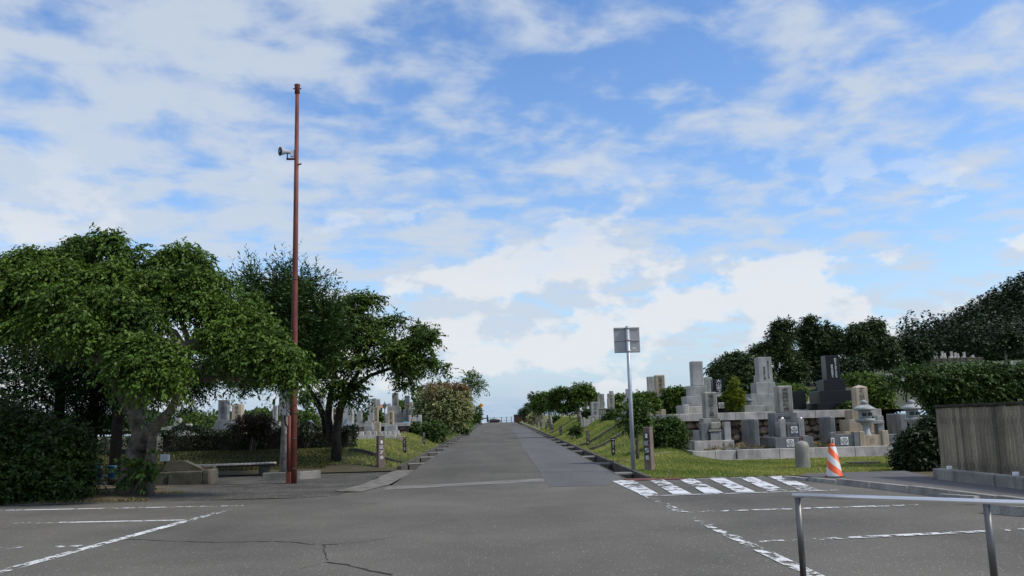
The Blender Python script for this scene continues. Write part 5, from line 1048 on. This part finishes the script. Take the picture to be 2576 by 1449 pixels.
# kerb blocks at the back right corner of the lot, kerb line, walk and low wall
cb = thing('corner_kerb', (gr(2225,1210)[0],19.0,0), 'worn concrete kerb blocks at the back corner of the parking lot', 'kerb')
for a, b, py in ((2112,2158,1199),(2160,2209,1190),(2214,2292,1187)):
    D = 18.9; part('kerb_block', MB().box(at(a,1200,D)[0],at(b,1200,D)[0],D,D+.3,-.02,max(.05,at((a+b)/2,py,D)[2]),.02),'dirty_concrete',cb)
wk = [(6.15,18.3),(6.75,14.2),(6.95,11.8),(7.2,8),(7.2,2),(8.5,2),(8.45,11),(8.2,16.9),(8.6,18.85),(6.5,18.85)]
mb = MB().prism([(wx,wy) for wx,wy in wk][::1], -.05, .07); struct('footpath', mb, 'patch_asphalt')
kl = [gr(1985,1202),gr(2150,1219),gr(2215,1227),gr(2300,1238),gr(2385,1250)]
kl = [(5.95,18.6),(6.15,17.6),(6.33,16.6),(6.5,15.5),(6.66,14.4),(6.78,13.3),(6.86,12.2),(6.95,11.1),(7.03,10.0),(7.1,8.9)]
kt = thing('kerb_line', (6.5,15,0), 'line of chipped concrete kerb blocks along the footpath by the fence', 'kerb')
for i, (a, b) in enumerate(zip(kl, kl[1:])):
    L = math.hypot(b[0]-a[0],b[1]-a[1])-.03; an_ = math.atan2(b[1]-a[1],b[0]-a[0]); hh = (.05,.07,.10,.10,.11,.11,.12,.12,.12)[i]
    mb = MB().add([(0,-.10,-.03),(L,-.10,-.03),(L,.10,-.03),(0,.10,-.03),(.01,-.06,hh),(L-.01,-.06,hh),(L-.01,.06,hh),(.01,.06,hh)],[(3,2,1,0),(4,5,6,7),(0,1,5,4),(1,2,6,5),(2,3,7,6),(3,0,4,7)]).rotz(an_)
    part('kerb_block', mb.xf(lambda X,Y,Z: (X+a[0],Y+a[1],Z)),'concrete',kt)
for px, py, lab in ((2420,1265,'chipped concrete wheel stop block just beyond the second rail post'),(2552,1295,'whole concrete wheel stop block next in line after the chipped one')):
    g = gr(px,py,.0); L = .62; mb = MB().add([(-L/2,-.09,0),(L/2,-.09,0),(L/2,.09,0),(-L/2,.09,0),(-L/2+.03,-.055,.11),(L/2-.03,-.055,.11),(L/2-.03,.055,.11),(-L/2+.03,.055,.11)],[(3,2,1,0),(4,5,6,7),(0,1,5,4),(1,2,6,5),(2,3,7,6),(3,0,4,7)]).rotz(rad(-62))
    single('wheel_stop', mb.xf(lambda X,Y,Z: (X+g[0]-.05,Y+g[1],Z+.002)),'concrete',lab,'wheel stop','wheel stops')
lw = thing('low_wall', (8.1,14,.05), 'low grey concrete wall with small white reflectors below the board fence', 'wall')
for k in range(6):
    y1_, y0_ = 16.3-k*2.0, 16.3-(k+1)*2.0+.012; xo = 7.95+.02*k; part('wall_block', MB().box(xo,xo+.16,y0_,y1_,.02,.26,.012),'concrete',lw)
    part('reflector', MB().box(xo+.05,xo+.12,y1_-.5,y1_-.42,.261,.32,.006),'white_paint',lw)
# board fence running along the path
fx0, fy0, fx1, fy1 = 8.40, 16.85, 8.95, 8.0; L = math.hypot(fx1-fx0,fy1-fy0); n = int(L/.108); ux, uy = (fx1-fx0)/L, (fy1-fy0)/L; an_ = math.atan2(uy,ux)
ft = thing('board_fence', (fx0,fy0,.05), 'brown vertical board fence beneath the tall hedge', 'fence'); bm = []
for v in range(5):
    m_ = MB().box(0,.092,-.007,.007,0,1.33,.002).mesh('board'); bm.append(m_)
for k in range(n):
    s = k*.108; o = link('board', bm[k%5], 'fence_wood', ft, (ux*s,uy*s,-.03+random.uniform(-.006,.006))); o.rotation_euler[2] = an_+random.uniform(-.05,.05)
for s0 in np.arange(0,L,1.8):
    o = link('fence_post', MB().box(0,.08,.02,.10,-.06,1.31).mesh('fence_post'), 'bark_dark', ft, (ux*s0,uy*s0,0), an_)
for z in (.25,1.05): link('fence_rail', MB().box(0,L,.013,.05,z,z+.07).mesh('fence_rail'), 'bark_dark', ft, (0,0,0), an_)
link('top_rail', MB().box(-.03,L,-.035,.045,1.315,1.36,.005).mesh('top_rail'), 'bark_dark', ft, (0,0,0), an_)
mb = MB().add([(8.3,8,.03),(18,8,.03),(18,19.3,.03),(8.3,19.3,.03)],[(0,1,2,3)]); struct('hedge_bed', mb, 'bare_soil')
# foreground barrier rail
p0 = at(2006,1247,7.1); z = p0[2]; p1 = at(2481,1262.5,6.2); dv = np.array([p1[0]-p0[0],p1[1]-p0[1]]); p2 = (p0[0]+dv[0]*2, p0[1]+dv[1]*2)
t = thing('barrier_rail', (p0[0],p0[1],0.004), 'steel tube barrier with bright top rail in the parking lot', 'barrier')
zr = (p0[2]+p1[2])/2
part('top_rail', MB().tube([(p0[0]-.03,p0[1]+.02,zr),(p1[0],p1[1],zr),(p2[0],p2[1],zr)],[.0205]*3,14),'stainless',t,True)
for q in (p0,p1,p2):
    part('post', MB().tube([(q[0],q[1],.004),(q[0],q[1],zr-.018)],[.0243,.0243],14),'post_steel',t,True); part('foot_plate', MB().lathe([(.06,.004),(.055,.014),(.03,.016)],14,(q[0],q[1],0)),'post_steel',t,True)
# fallen twig and weeds
g = gr(1683,1206); single('bare_twig', MB().tube([(g[0],19.35,.0),(g[0]+.01,19.36,.06),(g[0]+.05,19.36,.10),(g[0]+.04,19.36,.16),(g[0]-.01,19.37,.2)],[.012,.01,.009,.007,.004],6),'bark_pale','bare pale twig sticking up at the lawn edge','twig')

# ------------------------------------------------------------------ hilltop end of the road
D = 138; x = -2.75; zb = gz(x,D); zc_ = at(1217,1020,D)[2]; t = thing('warning_sign', (x,D,zb), 'yellow diamond warning sign with black junction symbol at the hilltop', 'sign')
part('pole', MB().tube([(x,D,zb-.03),(x,D,zc_+.3)],[.035,.035],8),'galvanised',t,True); s = .40
part('diamond_plate', MB().add([(x-s,D-.05,zc_),(x,D-.05,zc_-s),(x+s,D-.05,zc_),(x,D-.05,zc_+s),(x-s,D-.037,zc_),(x,D-.037,zc_-s),(x+s,D-.037,zc_),(x,D-.037,zc_+s)],[(0,1,2,3),(7,6,5,4),(0,4,5,1),(1,5,6,2),(2,6,7,3),(3,7,4,0)]),'yellow_sign',t)
part('junction_symbol', MB().add([(x-.16,D-.054,zc_+.04),(x+.16,D-.054,zc_+.04),(x+.16,D-.054,zc_+.10),(x-.16,D-.054,zc_+.10),(x-.035,D-.054,zc_-.18),(x+.035,D-.054,zc_-.18),(x+.035,D-.054,zc_+.04),(x-.035,D-.054,zc_+.04)],[(0,1,2,3),(4,5,6,7)]),'marker_black',t)
D = 164; zb = road_z(D); zt = at(1270,1049,D)[2]; X = lambda px: at(px,1050,D)[0]
t = thing('road_gate', (X(1274),D,zb), 'grey wire mesh double gate closing the road at the hilltop', 'gate')
for px in (1228,1243,1261.5,1274,1286,1300): part('gate_post', MB().box(X(px)-.06,X(px)+.06,D-.06,D+.06,zb-.1,zt+.03),'lamp_iron',t)
for z in (zt-.05,zb+.45): part('gate_bar', MB().box(X(1228),X(1300),D-.02,D+.02,z,z+.05),'galvanised',t)
for k in range(34): xx = X(1229)+(X(1299)-X(1229))*k/33; part('mesh_wire', MB().box(xx-.008,xx+.008,D-.009,D+.009,zb+.05,zt-.051),'galvanised',t)
def crestwall(label, px0, px1, py0, D, mat, dep=1.2):
    a, b = at(px0,1055,D)[0], at(px1,1055,D)[0]; zt = at(px0,py0,D)[2]; zb = min(gz(a,D),gz(b,D),road_z(D))-.2; t = thing('hilltop_wall', ((a+b)/2,D+dep/2,zb), label, 'wall')
    n = max(2, int((b-a)/.9))
    for i in range(n): part('wall_block', MB().box(a+(b-a)*i/n+.006,a+(b-a)*(i+1)/n-.006,D,D+dep,zb,zt-.13,.02),mat,t)
    part('coping', MB().box(a-.06,b+.06,D-.06,D+dep+.06,zt-.129,zt,.02),'marker_stone',t)
crestwall('dark red brown wall on the right side of the hilltop', 1293,1312,1043,146,'brown_wall')
crestwall('low dark red brown wall on the left side of the hilltop', 1232,1256,1056,152,'brown_wall')
D = 146; z0 = gz(-4,D); t = thing('timber_frame', (at(1222,1055,D)[0],D,z0), 'dark red timber frame with two posts left of the hilltop', 'frame')
for px, py in ((1208,1050),(1226,1044)): xx = at(px,1055,D)[0]; part('frame_post', MB().box(xx-.11,xx+.11,D-.11,D+.11,z0-.3,at(px,py,D)[2],.01),'brown_wall',t)
part('frame_beam', MB().box(at(1208,1055,D)[0]-.1,at(1226,1055,D)[0]-.115,D-.06,D+.06,at(1215,1051,D)[2]-.18,at(1215,1051,D)[2],.01),'brown_wall',t)
for px,D,rows,lab,mt in ((1196,120,[(1196,1052,9,7),(1203,1055,7,5)],'low green bush by the timber frame','leaf_green'),(1180,96,[(1180,1056,7,6)],'little green bush beside the slim far marker','leaf_azalea'),(1245,156,[(1240,1059,8,3),(1250,1059,7,3)],'low clipped hedge in front of the hilltop wall','leaf_hedge')):
    x = at(px,1060,D)[0]; shrub('bush', (x,D,gz(x,D)-.05), lumps_at(D,rows), 160, mt, lab, stems=3, SL=.3, L=.16, Wd=.1)
